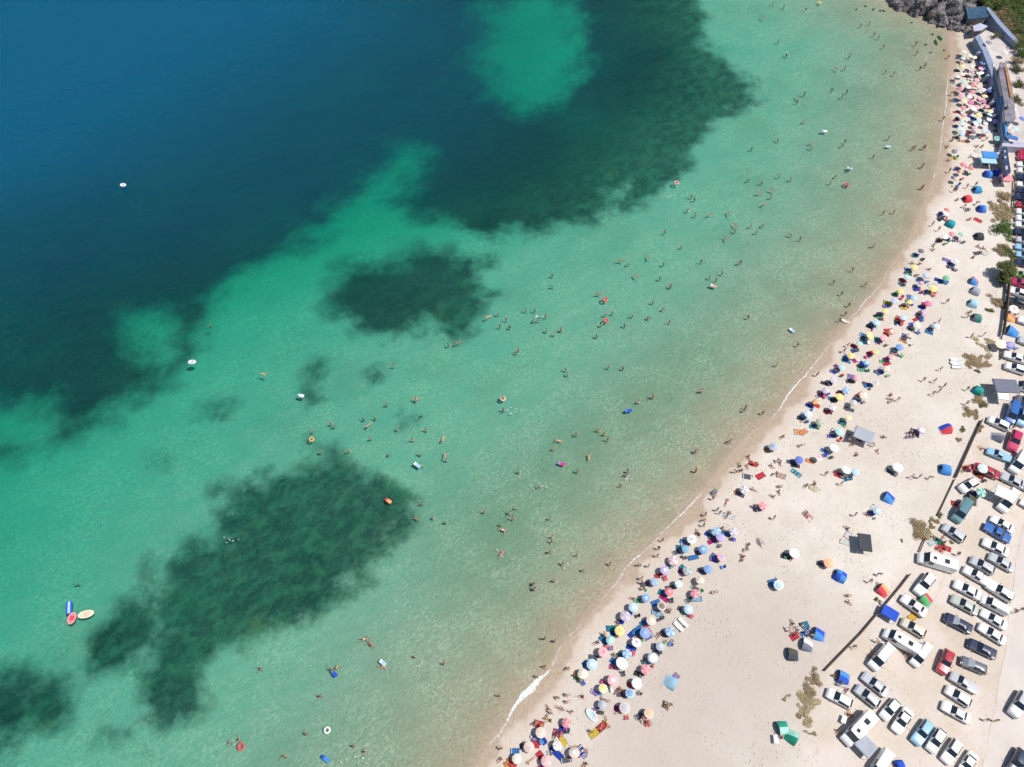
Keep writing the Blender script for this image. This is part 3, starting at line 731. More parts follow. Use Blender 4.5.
PNAME = dict(w='white', s='silver', k='black', n='navy blue', d='dark grey', r='red', b='blue', l='light blue', t='teal', c='cream', g='lime green', m='crimson', e='pale green')
KN = dict(sedan='sedan', hatch='hatchback', suv='SUV', van='van', camper='camper van', pickup='pickup truck')
def paintm(c): return mat("car_paint_" + PNAME[c].replace(' ', '_'), PAINT[c], .28, .5, .03, 1.5, coat=.8)
def car(F, Rr, kind, c, desc=None, roof=None, shade=False):
    M = CARS[kind]; L, W, st = M['dim']
    h0 = .8 if kind in ('sedan', 'hatch', 'suv', 'pickup') else 1.2
    a = at(*F, h0); b_ = at(*Rr, h0); d = a - b_; mid = (a + b_) / 2; rz = math.atan2(d.y, d.x)
    sc = max(.88, min(1.0, math.hypot(d.x, d.y) / L))
    t = thing("parked_" + ("van" if kind in ('van', 'camper') else "car"), {'van': 'van', 'camper': 'camper van', 'pickup': 'pickup truck'}.get(kind, 'car'),
              desc or "%s %s" % (PNAME[c], KN[kind]), (mid.x, mid.y, gz(mid.x, mid.y) + .01), rz, "vehicles in the sandy car park")
    t.scale = (sc, sc * (1 + .03 * math.sin(F[0] * 3.7)), sc * (1 + .05 * math.sin(F[1] * 2.3)))
    bo = obj("body", M['body'], (), t); paint(bo, [paintm(c), blackp])
    for k in ('windshield', 'rear_window', 'side_l', 'side_r'):
        if len(M[k].polygons):
            if not M[k].materials: M[k].materials.append(glass)
            g_ = obj('side_window' if k.startswith('side') else k, M[k], (), t)
            if shade and k == 'windshield': paint(g_, [shadem]); g_["label"] = "windshield covered inside by a silver sunshade"
    for x in M['wb']:
        for y in (-1, 1):
            w = obj("wheel", WHEEL, (), t, (x - L / 2, y * (W / 2 - .115), .315))
    for y in (-1, 1):
        obj("headlight", LAMP, (), t, (L / 2 - .13, y * W * .34, .66 if kind in ('sedan', 'hatch') else .78))
        q = obj("tail_light", LAMP, (), t, (-L / 2 + .07, y * W * .37, .84)); paint(q, [tailm])
        obj("mirror", MIR, (), t, (st[5][0] - L / 2 - .25, y * (W / 2 + .07), 1.02 if kind in ('sedan', 'hatch') else 1.2))
    return t

# ------------------------------------------------------------------ scrub, trees, fences, rocks
leafm = {}
def leafmat(n, c): return mat(n, c, .8, .2, .35, 1.3)
LEAF = dict(dry=(.30, .225, .13), olive=(.12, .135, .045), green=(.075, .125, .035), straw=(.40, .33, .20))
def shrub_mesh(seed, n, flat=.55, leaf=.10, cl=9):
    r = random.Random(seed); bm = bm_new()
    cs = [(r.gauss(0, .38), r.gauss(0, .38), r.uniform(.12, .8) * flat, r.uniform(.22, .42)) for _ in range(cl)]
    for _ in range(n):
        c = r.choice(cs); v = V(r.gauss(0, 1), r.gauss(0, 1), r.gauss(0, .8)).normalized() * c[3] * r.uniform(.5, 1.1)
        p = V(c[0], c[1], c[2]) + v
        if p.z < .02: p.z = r.uniform(.02, .15)
        q = Matrix.Rotation(r.uniform(0, 6.28), 3, 'Z') @ Matrix.Rotation(r.uniform(-1.1, 1.1), 3, 'X')
        l = leaf * r.uniform(.6, 1.4); w = l * .38
        vs = [bm.verts.new(p + q @ V(*a)) for a in ((-l, 0, 0), (0, -w, .01), (l, 0, 0), (0, w, .01))]
        bm.faces.new(vs)
    me = bpy.data.meshes.new("shrub_foliage"); bm.to_mesh(me); bm.free(); me.materials.append(leafmat("dry_leaves", LEAF['dry'])); return me
SHR = [shrub_mesh(11 + i, 900, leaf=.085, cl=10 + 3 * i) for i in range(4)]
SHD = [shrub_mesh(31 + i, 1700, .75, leaf=.075, cl=16) for i in range(2)]
def stem_mesh():
    b = bm_new(); r = random.Random(5)
    for i in range(9):
        a = r.uniform(0, 6.28); q = r.uniform(.25, .6); add_tube(b, (0, 0, -.05), (q * math.cos(a), q * math.sin(a), r.uniform(.2, .5)), .018, .006, 5)
    me = bpy.data.meshes.new("stems"); b.to_mesh(me); b.free(); me.materials.append(wood); return me
STEM = stem_mesh()
def shrub(loc, sx, sy, h, c, rz, dense=False, k=0, cat="shrub"):
    w = {'dry': 'dry brown', 'olive': 'olive green', 'green': 'bright green', 'straw': 'straw-coloured'}[c]
    t = thing("shrub", "shrub", "%s %s shrub" % ('large' if max(sx, sy) > 2.5 else 'small', w), loc, rz, "scrub on the sand")
    f = obj("foliage", (SHD if dense else SHR)[k % (2 if dense else 4)], (), t); f.scale = (sx, sy, h); paint(f, [leafmat(w.replace(' ', '_').replace('-', '_') + "_leaves", LEAF[c])])
    g_ = obj("stem", STEM, (), t); g_.scale = (sx * .9, sy * .9, h); return t
def tree(loc, hgt, rad, c, seed, desc):
    r = random.Random(seed)
    t = thing("tree", "tree", desc, loc, r.uniform(0, 6), "trees")
    b = bm_new(); add_tube(b, (0, 0, -.2), (.15, .1, hgt * .45), .16, .10, 8); tips = []
    for i in range(7):
        a = i / 7 * 6.28 + r.uniform(-.3, .3); e = V(math.cos(a) * rad * .6, math.sin(a) * rad * .6, hgt * r.uniform(.6, .9)); add_tube(b, (.15, .1, hgt * .42), e, .07, .02, 6); tips.append(e)
    tips.append(V(.1, .1, hgt * .95)); obj("trunk", b, (wood,), t)
    b = bm_new()
    for i in range(3600):
        c0 = r.choice(tips); v = V(r.gauss(0, 1), r.gauss(0, 1), r.gauss(0, .7)).normalized() * rad * .42 * r.uniform(.3, 1.1); p = c0 + v
        q = Matrix.Rotation(r.uniform(0, 6.28), 3, 'Z') @ Matrix.Rotation(r.uniform(-1.2, 1.2), 3, 'X'); l = .15 * r.uniform(.6, 1.5)
        b.faces.new([b.verts.new(p + q @ V(*a)) for a in ((-l, 0, 0), (0, -l * .4, .02), (l, 0, 0), (0, l * .4, .02))])
    obj("crown", b, (leafmat("olive_green_leaves", LEAF['olive']) if c == 'olive' else leafmat("bright_green_leaves", LEAF['green']),), t); return t
def fence(pts, desc, h=1.1, step=2.0, solid=False):
    P = [at(u, v) for u, v in pts]
    o0 = P[0]; t = thing("fence", "fence", desc, o0)
    rb = bm_new(); posts = []
    for a, b in zip(P[:-1], P[1:]):
        d = b - a; n = max(1, int(d.length / step))
        for i in range(n): posts.append(a + d * i / n)
        for z in ((.35, .62, .95) if not solid else (.25, .45, .65, .85, 1.05)):
            add_tube(rb, a - o0 + V(0, 0, z * h), b - o0 + V(0, 0, z * h), .05 if not solid else .09, seg=6)
    posts.append(P[-1]); obj("rail", rb, (wood,), t)
    b = bm_new(); add_tube(b, (0, 0, -.2), (0, 0, h * 1.08), .075, .065, 7); pm = bpy.data.meshes.new("post"); b.to_mesh(pm); b.free(); pm.materials.append(wood)
    for p in posts[:100]: obj("post", pm, (), t, p - o0)
    return t
rockm = None
s = NT("grey_rock"); co = s.coord()
rn = s.noise(co, .9, 7, .68, .5); rv = s.n.new("ShaderNodeTexVoronoi"); s.l.new(co, rv.inputs[0]); rv.inputs["Scale"].default_value = .8
rc = s.mix(s.mapr(rn, .36, .62), (.035,.035,.048), (.27,.25,.245)); rc = s.mix(s.mapr(s.noise(co, .35, 4), .55, .7, 0, .6), rc, (.30,.20,.13))
rc = s.mix(s.mapr(rv.outputs[0], 0, .16, .6, 0), rc, (.05,.05,.055))
s.put(s.b.inputs["Base Color"], rc); s.b.inputs["Roughness"].default_value = .9; s.put(s.b.inputs["Normal"], s.bump(rn, 1.0, .5)); rockm = s.m
def rock(loc, sx, sy, sz, seed, desc):
    bm = bm_new(); bmesh.ops.create_icosphere(bm, subdivisions=4, radius=1.0)
    for v in bm.verts:
        p = v.co.copy(); d = .42 * mnoise.noise(p * 1.1 + V(seed * 3.1, 0, 0)) + .20 * abs(mnoise.noise(p * 2.6 + V(0, seed, 0))) + .07 * mnoise.noise(p * 7 + V(seed, 0, 0))
        cel = mnoise.voronoi(p * 1.6 + V(seed, seed, 0))[0][0]
        v.co = p * (1 + d - .42 * cel); v.co.x *= sx; v.co.y *= sy; v.co.z = max(-.25, v.co.z) * sz
    me = bpy.data.meshes.new("rock"); bm.to_mesh(me); bm.free(); smooth(me, 30)
    o = obj("rock", me, (rockm,), None, loc); o.rotation_euler = (0, 0, seed * 1.7); note(o, "rock", desc, "boulders at the end of the bay"); return o

# ------------------------------------------------------------------ things along the beach: rows of (kind, x, y, ...) read off as sight lines to the ground
ROWS = """C 512 671 8
u 220 495 n; u 140 580 np; u 355 600 nw; u 500 680 nw; u 280 725 np; u 45 700 c; u 455 410 rp; u 725 145 yc; u 800 65 pw; u 735 275 a; u 900 290 an; u 1000 90 w; u 950 185 bs; u 580 30 c
s 355 210;s 430 190;s 435 245;s 290 300;s 320 340;l 385 300;s 270 375;s 305 395;h 480 325;s 565 205;l 565 640;s 520 30;s 540 70;s 500 30;s 750 235;s 720 235;l 840 160;l 760 410;l 715 440;s 625 480;l 150 715;l 500 610;s 590 745;s 200 415;s 235 440;s 350 510;s 380 490;h 205 45;s 870 145;s 895 170
T 415 570 y y;T 245 550 B B;T 195 590 r r;T 35 650 b w;T 500 670 r r;T 215 425 r p;T 370 500 m p;T 235 690 r r;T 560 645 B w;T 340 640 B B;T 370 670 B B;T 720 445 r r;T 655 500 y y
C 440 671 8
h 490 620;s 485 705;w 475 205;T 575 720 r o;T 555 740 y r
C 512 576 8
u 975 240 sw; u 915 325 nP; u 860 425 yo; u 800 520 G; u 715 605 pr; u 650 695 sw; u 865 705 w; u 920 625 bs; u 990 540 wP
w 175 65;w 180 110;w 340 45;w 260 510;w 345 530;h 262 725;s 455 735;s 685 530;s 970 180;s 820 630;s 745 480;s 840 480;s 845 370
T 740 515 b t;T 800 420 t b;T 820 690 b b;T 1000 440 b b;T 965 460 B B
C 640 576 8
u 105 45 ab; u 300 55 sw; u 490 45 nc; u 240 135 rp; u 460 145 rp; u 45 155 bs; u 165 250 en; u 395 250 sw; u 85 360 nc; u 245 460 bs; u 45 450 bP; u 170 570 aG; u 110 650 wa; u 55 745 rp
h 15 20;h 15 50;h 30 100;l 590 130;s 215 270;s 235 285;s 150 350;s 155 465;l 225 520;s 100 720;s 330 30
T 185 140 b t;T 140 300 s G;T 125 215 b b;T 455 185 s t;T 375 270 s w;T 20 450 b b;T 70 690 s s;T 60 480 P w;T 135 570 a w;D 330 390 w
C 640 480 8
u 850 75 aw; u 980 195 rp; u 620 400 sb; u 640 460 P; u 420 465 wa; u 355 545 tb; u 520 545 bs; u 290 635 pw; u 640 620 pb; u 550 710 b; u 195 725 Pw; u 390 715 nt; u 760 410 Pw
s 590 105;h 585 145;l 690 180;h 620 235;h 640 260;l 700 280;h 525 275;h 510 360;s 460 420;s 475 435;h 180 480;h 150 545;h 140 605;h 70 685;s 5 685;s 735 420;s 870 515;s 850 550;s 830 610;s 815 640;l 955 500;s 905 70;s 935 240;s 905 205;s 520 320;s 665 385
T 425 620 b t;T 970 510 w w;T 710 290 w s;T 590 100 d s;T 330 545 t b;T 605 625 P b;T 350 715 t b
C 640 384 8
w 490 65;w 100 105;w 840 200;h 985 230;h 710 465;w 440 550;w 440 705;s 870 580;s 800 655;s 810 690;s 860 650;s 905 640;s 770 705
T 860 742 d w;T 965 735 r r;T 910 640 r d
C 768 384 8
u 475 40 sp; u 630 30 sb; u 575 95 y; u 400 145 yr; u 765 80 nc; u 700 150 pG; u 525 195 aw; u 640 265 yc; u 325 235 sw; u 430 295 pg; u 575 375 sG; u 55 500 ab; u 255 600 B; u 400 595 pw; u 530 510 w; u 625 690 w; u 700 705 s
s 120 420;l 265 490;s 75 610;s 100 625;s 30 650;s 65 715;h 465 715;s 650 405;s 650 455;s 680 480;s 925 420;s 845 495;s 880 530;s 710 565;s 985 85;l 975 120;s 985 135;s 640 745;s 555 700
T 245 385 o c;T 285 385 o c;T 105 735 n n;T 595 315 g y;T 715 410 w b;T 745 430 r r;T 410 320 g g;T 385 170 r y;T 465 75 B B;T 485 220 r r;T 540 385 a w;T 735 85 r n;T 225 712 t s;T 300 250 s w;A 770 405
C 768 288 8
u 1010 95 sP; u 940 185 y; u 870 275 s; u 805 370 yG; u 925 385 p; u 735 450 Gp; u 860 505 yg; u 675 540 y; u 800 600 sb; u 590 630 s; u 710 710 p; u 520 720 ps; u 990 550 pn; u 950 640 nc; u 860 745 ac; u 1000 330 cr
h 590 45;h 650 135;h 620 205;h 575 255;h 240 455;w 65 625;h 395 690;h 610 500;h 640 455
T 960 120 y g;T 905 205 P w;T 845 295 b d;T 770 380 b w;T 885 410 t g;T 695 470 r m;T 825 520 m r;T 635 560 b t;T 690 580 m m;T 765 610 B B;T 560 640 d m;T 675 710 P P;T 520 745 B B;T 960 560 m w;T 895 660 P w;T 965 340 r r;F 190 340 s w
C 896 288 8
u 40 20 y; u 155 75 s; u 120 118 y; u 60 235 s; u 265 120 mr; u 215 195 Pp; u 170 285 c; u 115 375 n; u 325 300 sw; u 40 470 b
h 410 105;h 345 265;s 595 190;s 575 230;h 605 380;h 705 370;h 360 645;h 225 730;h 310 740
E 620 120 s s 0;E 650 235 d v 0;E 640 20 a a 0
T 15 40 g g;T 125 75 b P;T 70 160 y n;T 245 130 m r;T 190 200 d m;T 140 290 B P;T 30 250 r o;T 85 385 d P;T 15 480 b b;T 280 315 a a;T 300 30 r r
S 490 575;S 490 600
C 896 192 8
u 150 600 y; u 90 680 s; u 245 660 sP; u 420 680 g; u 480 555 w; u 215 730 pP; u 300 760 y; u 205 468 k; u 460 335 pr; u 530 340 gG; u 400 355 w; u 400 170 w; u 405 140 r
s 640 90;s 550 110;s 575 140;s 590 215;s 345 205;h 295 255;s 370 385;s 345 375;s 305 420;s 300 460;s 130 565;s 190 570;s 220 540;s 270 615;s 660 430;s 680 480;s 620 520;s 700 445;s 490 60;h 345 295
E 635 710 r b 1;E 670 350 k k 0;E 690 130 B b 0;E 440 250 t t 0;E 575 50 r r 0
T 105 620 b t;T 60 710 r d;T 345 705 B B;T 400 715 b d;T 405 545 P P;T 440 575 B d;T 570 140 d w;T 655 225 r o;T 655 490 d d;T 715 490 w c;T 290 750 w w
C 896 96 8
h 130 420;h 220 410;h 205 565;h 210 730;h 460 345;s 510 350;s 410 405;s 420 510;h 430 595;l 490 665;h 570 720;h 640 705;h 470 750;s 600 480;s 650 400;s 690 400;s 720 345;s 785 680;s 590 560;s 450 350;h 380 180
u 545 545 rp; u 520 605 o; u 600 570 r; u 485 435 d; u 485 660 n
E 740 620 B b 0;E 655 745 b t 0;E 900 655 p p 1;E 815 605 B P 0;E 845 630 P B 0
T 470 500 y y;T 720 545 r m;T 660 440 w w;T 480 740 d w
C 944 50 12.79
u 255 25 c; u 245 95 G; u 400 90 c; u 250 200 yc; u 370 200 w; u 240 300 c; u 360 285 rP; u 440 300 c; u 250 395 G; u 420 375 p; u 370 440 r; u 230 485 rp; u 325 470 w; u 235 570 p; u 385 530 rp; u 530 590 yc; u 510 500 w; u 650 625 pw; u 520 655 m; u 260 640 yc; u 350 660 m; u 440 615 p; u 250 720 pr; u 430 720 p; u 550 715 rp; u 330 590 w; u 470 230 p; u 490 290 w; u 180 340 w; u 330 60 c; u 440 455 n; u 600 520 B; u 540 230 B; u 490 160 B
s 85 565;s 100 640;s 60 90;h 130 390
C 944 100 12.79
u 240 200 r; u 240 280 sw; u 220 360 sw; u 235 420 s; u 440 250 s; u 380 100 w; u 450 180 yc; u 580 190 sw; u 390 350 p; u 400 290 w; u 600 140 yc; u 530 290 c; u 550 390 Pw; u 370 400 k; u 372 455 k; u 690 480 tG; u 680 260 PB; u 650 120 PB; u 580 240 w; u 500 390 s
T 150 340 d d;T 340 215 B d;T 500 285 e e;T 350 300 d e;T 160 240 k d;T 500 185 d P
C 768 480 8
u 205 580 w; u 490 655 o; u 890 250 sw
s 90 50;s 90 90;s 45 130;s 310 40;s 375 30;h 590 25;h 50 300;s 310 265;h 700 275;s 800 275;s 640 385;s 200 620;s 875 755
E 580 765 B b 0;E 975 140 B b 1;T 620 500 w w;T 640 440 w p;T 315 285 p w;T 370 70 c c;N 780 495;T 865 235 w w
C 768 576 8
u 90 50 sw
s 640 155;s 645 205;s 200 380;s 280 390;s 170 440;s 215 470;s 240 430;s 300 450;s 360 480;s 880 190;h 690 565;h 820 40;s 885 80;s 880 530;s 850 620;s 830 650
E 930 115 o r 1;E 415 465 B b 1;E 320 550 w d 1;E 205 625 e k 1
T 215 480 r r;T 245 425 w w;T 300 455 b t;T 290 395 t b;T 40 50 b d
C 768 671 8
E 125 450 v G 1;E 190 520 v G 1;E 612 50 b B 1
s 85 520;s 110 530;s 530 35;s 570 110;s 635 150;s 640 370;s 670 360;s 655 345;s 565 480
T 100 510 p w;T 575 100 w c;B 65 545;B 610 385
C 624 671 8
E 375 85 s s 1;u 190 345 on;T 180 395 p w;s 155 375;s 195 400;s 345 275;T 345 275 n e;T 400 60 P n
C 896 384 8
u 200 370 wP; u 20 665 w; u 705 670 wG
E 400 355 r B 1;E 400 680 b b 0;E 660 50 t v 0;E 815 415 d a 1
h 300 75;h 350 50;h 390 10;h 575 35;s 725 20;h 570 150;s 110 420;s 140 400;s 160 370;h 20 120;h 130 740;h 190 740;s 260 750;h 940 345;s 575 690;s 690 515;s 550 690;s 125 385
T 150 380 P d;T 120 420 P w;B 15 690;T 660 730 e r;T 575 670 r r
C 896 480 8
u 680 90 vG
E 615 155 e e 1
s 505 190;s 300 450;s 350 480;s 390 500;s 340 550;s 400 545;h 500 590;s 230 470
T 485 190 r r;T 350 550 r w;T 400 545 r r;T 340 490 v G;T 290 500 w s
C 896 576 8
E 250 185 r g 1
h 955 285;h 1010 265;s 75 620;s 100 640
T 130 330 y o
C 896 671 8
h 730 390;h 805 395
C 740 0 5.333
w 125 90;w 180 15;w 235 35;w 350 45;w 205 215;w 250 290;w 345 500;w 310 515;w 305 540;w 345 645;w 205 745;w 385 760;w 560 755;w 790 740;w 585 300;w 515 365;w 560 365;w 490 480;w 570 490;w 545 515;w 645 140;w 690 130;h 715 185;h 740 200;h 765 250;w 935 240;w 940 290;w 775 385;w 820 398;h 960 365;h 985 350
R 425 15 y w;F 450 700 w s;X 245 285;X 350 387;X 235 35;X 895 260;X 350 60
C 740 144 5.333
w 65 20;w 385 20;w 550 5;h 930 20;h 985 20;w 710 70;w 580 140;h 975 115;w 508 170;w 480 208;w 50 185;w 118 205;w 108 260;w 170 245;w 165 280;w 210 170;w 272 188;w 130 320;w 60 438;w 118 435;w 90 470;w 275 488;w 320 508;h 765 368;h 820 362;w 708 550;w 595 680;w 495 745;h 670 750;h 975 230;w 5 630;w 572 225
F 790 15 s w;R 568 218 r p;F 585 130 s w
C 600 144 5.333
w 490 275;w 505 290;w 470 348;w 510 375;w 585 375;w 690 370;w 720 430;w 720 462;w 675 505;w 345 465;w 435 545;w 262 600;w 110 620;w 150 635;w 340 638;w 195 705;w 320 715;w 540 625;w 740 635;w 585 710;w 650 690;w 620 725;w 380 755
R 408 207 p r;F 605 758 p w;X 470 348;X 370 285;X 488 272
C 560 240 5.333
w 590 245;w 205 285;w 240 395;w 280 388;w 220 450;w 345 455;w 385 402;w 468 410;w 545 368;w 495 330;w 585 437;w 1003 415;w 195 510;w 30 690;w 40 715;w 260 680;w 335 685;w 8 475
R 240 318 r w;R 245 430 r d
C 420 260 5.333
w 705 75;w 415 280;w 365 303;w 458 312;w 425 348;w 478 352;w 565 262;w 612 265;w 600 320;w 670 295;w 675 372;w 715 390;w 750 370;w 150 448;w 205 440;w 525 478;w 515 490;w 440 735;w 630 315;X 632 303;w 710 135
C 560 380 5.333
w 495 92;w 420 120;w 755 62;w 205 270;w 240 290;w 255 320;w 85 292;w 155 415;w 93 490;w 360 490;w 322 568;w 722 388;w 722 492;w 905 332;w 980 170;X 360 515;w 355 510
F 365 165 B b;X 905 335;X 985 180
C 400 380 5.333
w 85 100;w 115 180;w 138 262;w 65 315;w 232 312;w 108 395;w 118 450;w 240 405;w 250 425;w 548 98;w 550 158;w 820 368;w 850 325;w 635 490;w 742 572;w 450 705;w 585 710;w 622 685;w 600 740;w 800 742;w 115 660;w 92 740;w 178 735;w 243 760
F 92 455 s w;X 615 165;X 635 495;X 780 575;X 742 572;F 862 448 m P;R 548 100 n b
C 240 340 5.333
w 125 182;w 820 132;w 780 340;w 935 315;w 655 418;w 720 412;w 688 452;w 838 472;w 480 440;w 498 455;w 385 482;w 425 595;w 575 590;w 695 522;w 795 600
F 325 297 w s;R 382 530 o w
C 440 500 5.333
w 325 135;w 335 160;w 328 288;w 600 200;w 595 225;w 585 282;w 730 300;w 655 345;w 765 380;w 610 435;w 500 455;w 505 480
X 328 290;X 655 347;X 905 350;w 905 348
C 340 600 5.333
w 130 210;w 168 240;w 400 305;w 560 342;X 430 350;F 228 335 s w;l 230 362
C 200 620 5.333
w 325 260;w 697 265;w 735 245;w 640 408;w 565 608;w 160 655;w 212 640;w 455 728;w 820 675;w 885 705
F 715 285 B d;R 678 588 w n;R 218 675 r p;F 670 740 b B;X 845 740
C 0 540 5.333
w 410 230
C 200 470 5.333
w 155 372;F 1005 165 o r;X 155 372
C 60 300 5.333
w 797 137"""
VEH = [ # front, rear, kind, colour
 ((957,492),(981,478),'hatch','w'), ((956,521),(970,499),'van','t'), ((941,524),(967,541),'hatch','s'), ((919,556),(956,567),'camper','w'),
 ((917,594),(932,575),'suv','w'), ((1001,511),(1017,489),'van','w'), ((991,517),(1014,531),'sedan','w'), ((1011,540),(985,525),'pickup','b'),
 ((982,540),(1010,554),'sedan','w'), ((989,555),(1014,569),'sedan','s'), ((968,557),(997,573),'hatch','s'), ((964,568),(991,584),'pickup','w'),
 ((953,582),(982,597),'sedan','w'), ((951,597),(979,612),'sedan','e'), ((943,615),(974,631),'sedan','n'), ((987,583),(1013,599),'suv','w'), ((983,598),(1009,611),'van','w'),
 ((981,611),(1007,627),'sedan','w'), ((979,625),(1006,642),'sedan','w'), ((967,641),(998,656),'sedan','n'), ((959,659),(988,671),'hatch','d'),
 ((951,675),(977,690),'pickup','s'), ((946,688),(971,704),'hatch','w'), ((942,704),(971,720),'sedan','w'), ((941,673),(950,651),'suv','r'),
 ((901,596),(927,615),'sedan','w'), ((901,620),(926,635),'hatch','c'), ((885,631),(919,651),'camper','w'), ((915,664),(929,645),'van','w'),
 ((872,668),(892,645),'van','w'), ((863,674),(888,694),'sedan','s'), ((855,686),(880,706),'hatch','s'), ((826,691),(853,705),'hatch','w'),
 ((844,744),(874,713),'camper','w'), ((883,718),(898,701),'hatch','w'), ((895,732),(910,709),'sedan','w'), ((915,743),(930,722),'suv','l'),
 ((930,751),(943,730),'hatch','w'), ((945,762),(959,741),'suv','w'), ((961,775),(975,753),'sedan','w'), ((1012,716),(1026,693),'suv','s'), ((1010,776),(1024,750),'suv','n'),
 ((872,778),(890,751),'van','w'), ((988,418),(1010,428),'hatch','w'), ((1010,422),(1016,402),'van','b'), ((1022,424),(1028,405),'van','l'),
 ((1011,452),(1018,430),'suv','m'), ((988,450),(1011,459),'pickup','l'), ((1014,471),(1026,452),'van','w'), ((974,465),(1000,476),'sedan','r'), ((1000,474),(1027,487),'sedan','s'),
 ((1003,353),(1028,361),'sedan','w'), ((1003,364),(1028,372),'hatch','w'), ((1005,299),(1027,305),'suv','k'), ((1009,289),(1029,295),'hatch','w'), ((1011,280),(1030,285),'hatch','m'), ((1013,272),(1031,277),'hatch','g'),
 ((1016,261),(1034,265),'sedan','n'), ((1016,253),(1034,257),'hatch','l'), ((1016,245.5),(1034,249),'sedan','l'), ((1016,238.5),(1034,242),'hatch','s'), ((1014,230.5),(1033,234),'suv','n'),
 ((1016,223),(1034,226),'sedan','w'), ((1016,217),(1034,220),'hatch','w'), ((1016,210.5),(1034,213.5),'hatch','w'), ((1016,203.5),(1034,206.5),'hatch','r'), ((1014,196),(1033,199),'suv','n'),
 ((1016,189),(1034,192),'sedan','n'), ((1017,183),(1035,186),'sedan','w'), ((1016,176),(1034,179),'suv','n'), ((1017,169.5),(1035,172.5),'hatch','w'), ((1017,163),(1035,166),'sedan','w'),
 ((1018,156.5),(1036,159),'hatch','m'), ((1018,151.5),(1036,154),'hatch','r'), ((1018,338),(1040,346),'hatch','s'), ((1018,318),(1040,325),'sedan','w'), ((1016,397),(1036,404),'hatch','d'), ((1016,383),(1037,389),'van','w'),
 ((1021,500),(1044,513),'sedan','w'), ((1016,480.5),(1040,493),'sedan','s'),
]
rng = random.Random(42)
for i, (F, Rr, kd, c) in enumerate(VEH): car(F, Rr, kd, c, shade=(i in (14, 20)))

people = []      # gathered first, then the largest in view are built one by one
sw_list = []; splash = []
cx = cy = 0.0; cs = 1.0; uk = 0
def rowpt(a, b): return cx + float(a) / cs, cy + float(b) / cs
for line in ROWS.strip().split("\n"):
    for it in line.split(";"):
        q = it.split()
        if not q: continue
        if q[0] == 'C': cx, cy, cs = float(q[1]), float(q[2]), float(q[3]); continue
        u, v = rowpt(q[1], q[2]); k = q[0]; uk += 1
        if k == 'u':
            zh = 1.5
            x, y = plane(u, v, zh)
            for _ in range(2): x, y = plane(u, v, zh + gz(x, y))
            big = .88 if v > 560 else (.84 if v > 430 else (.78 if v > 200 else .80))
            if q[3] in ('w', 'vG', 'wG') and v > 400: big = 1.0
            umbrella(V(x, y, gz(x, y)), q[3], uk, big * rng.uniform(.80, 1.03), None, .80)
            # towels and gear lying in and beside the shade
            for _t in range(2 if 230 < v < 560 and rng.random() < .45 else (1 if v > 200 or rng.random() < .45 else 0)):
                a = rng.uniform(-.7, .5)
                c1, c2 = rng.choice(['bb', 'BB', 'rr', 'dw', 'tt', 'pm', 'mm', 'kk', 'Pw', 'bt', 'dd', 'gG', 'oo', 'dd', 'kd', 'BP'])
                X, Y = x - rng.uniform(.5, 1.2), y + rng.uniform(-.8, .3); towel(V(X, Y, gz(X, Y)), a, c1, c2, uk + _t, (.95, .9))
            if rng.random() < .55:
                X, Y = x + rng.uniform(-.3, .6), y - rng.uniform(.9, 1.5); chair(V(X, Y, gz(X, Y)), rng.uniform(0, 6.28), rng.choice('bBrdwkg'))
            if rng.random() < .5:
                X, Y = x + rng.uniform(-1.2, -.2), y - rng.uniform(.4, 1.2); bag(V(X, Y, gz(X, Y)), rng.uniform(0, 6.28), rng.choice('bBrdnkgmt'))
        elif k == 'T':
            p = at(u, v, .03); towel(p, rng.uniform(-1.0, .9), q[3], q[4], uk, (rng.uniform(.9, 1.15), rng.uniform(.95, 1.35)))
        elif k == 'E':
            p = at(u, v, .6); s_ = {True: 1.0, False: .9}[v > 400]
            shp = 'shell' if q[5] == '1' else 'dome'
            if (u, v) == rowpt(900, 655): pass
            tent(p, rng.uniform(-.9, .2) + (R(200) if shp == 'shell' and rng.random() < .3 else 0), q[3], q[4], 2.3 * s_, 2.1 * s_, 1.25, shp)
        elif k == 'S':
            for dx in (0, 1.05, 2.1):
                p = at(u, v, .3); sunbed(V(p.x - 1 + (0), p.y + dx - 1, gz(p.x, p.y)), R(-2), 'w') if False else sunbed(V(p.x - .3, p.y + dx - 1.0, gz(p.x, p.y)), R(180 - 4), 'w')
                if dx > 1: break
        elif k == 'D':
            p = at(u, v, .3)
            for s_ in (-1, 1): sunbed(V(p.x + .42 * s_, p.y + .36 * s_, p.z), R(130), 'w')
        elif k == 'A':
            p = at(u, v, 2.0); canopy_shade(p, R(-28), 'a', 3.6, 2.6, 2.0, "flat sun canopy with sagging top")
        elif k == 'N':
            p = at(u, v, 2.0); canopy_shade(p, R(-8), 'k', 2.2, 3.1, 1.8, "canopy on a metal frame with long sides")
        elif k == 'B':
            p = at(u, v, .7); table(p, rng.uniform(0, 3), 'w', 1.2, .7)
        elif k in 'shl': people.append((k, at(u, v, {'s': .4, 'h': .8, 'l': .1}[k]), u, v, uk))
        elif k == 'w': people.append(('w', at(u, v, 0, True), u, v, uk))
        elif k == 'R': p = at(u, v, 0, True); swim_ring(p, q[3], q[4], rng.uniform(.38, .48))
        elif k == 'F': p = at(u, v, 0, True); lilo(p, rng.uniform(-.9, .2), q[3], q[4], rng.uniform(1.2, 1.5), .62)
        elif k == 'X': splash.append(at(u, v, 0, True))
people.sort(key=lambda p: (p[1] - Vector((0, 0, CAMH))).length + (6 if p[0] == 'w' else 0))
rest = []
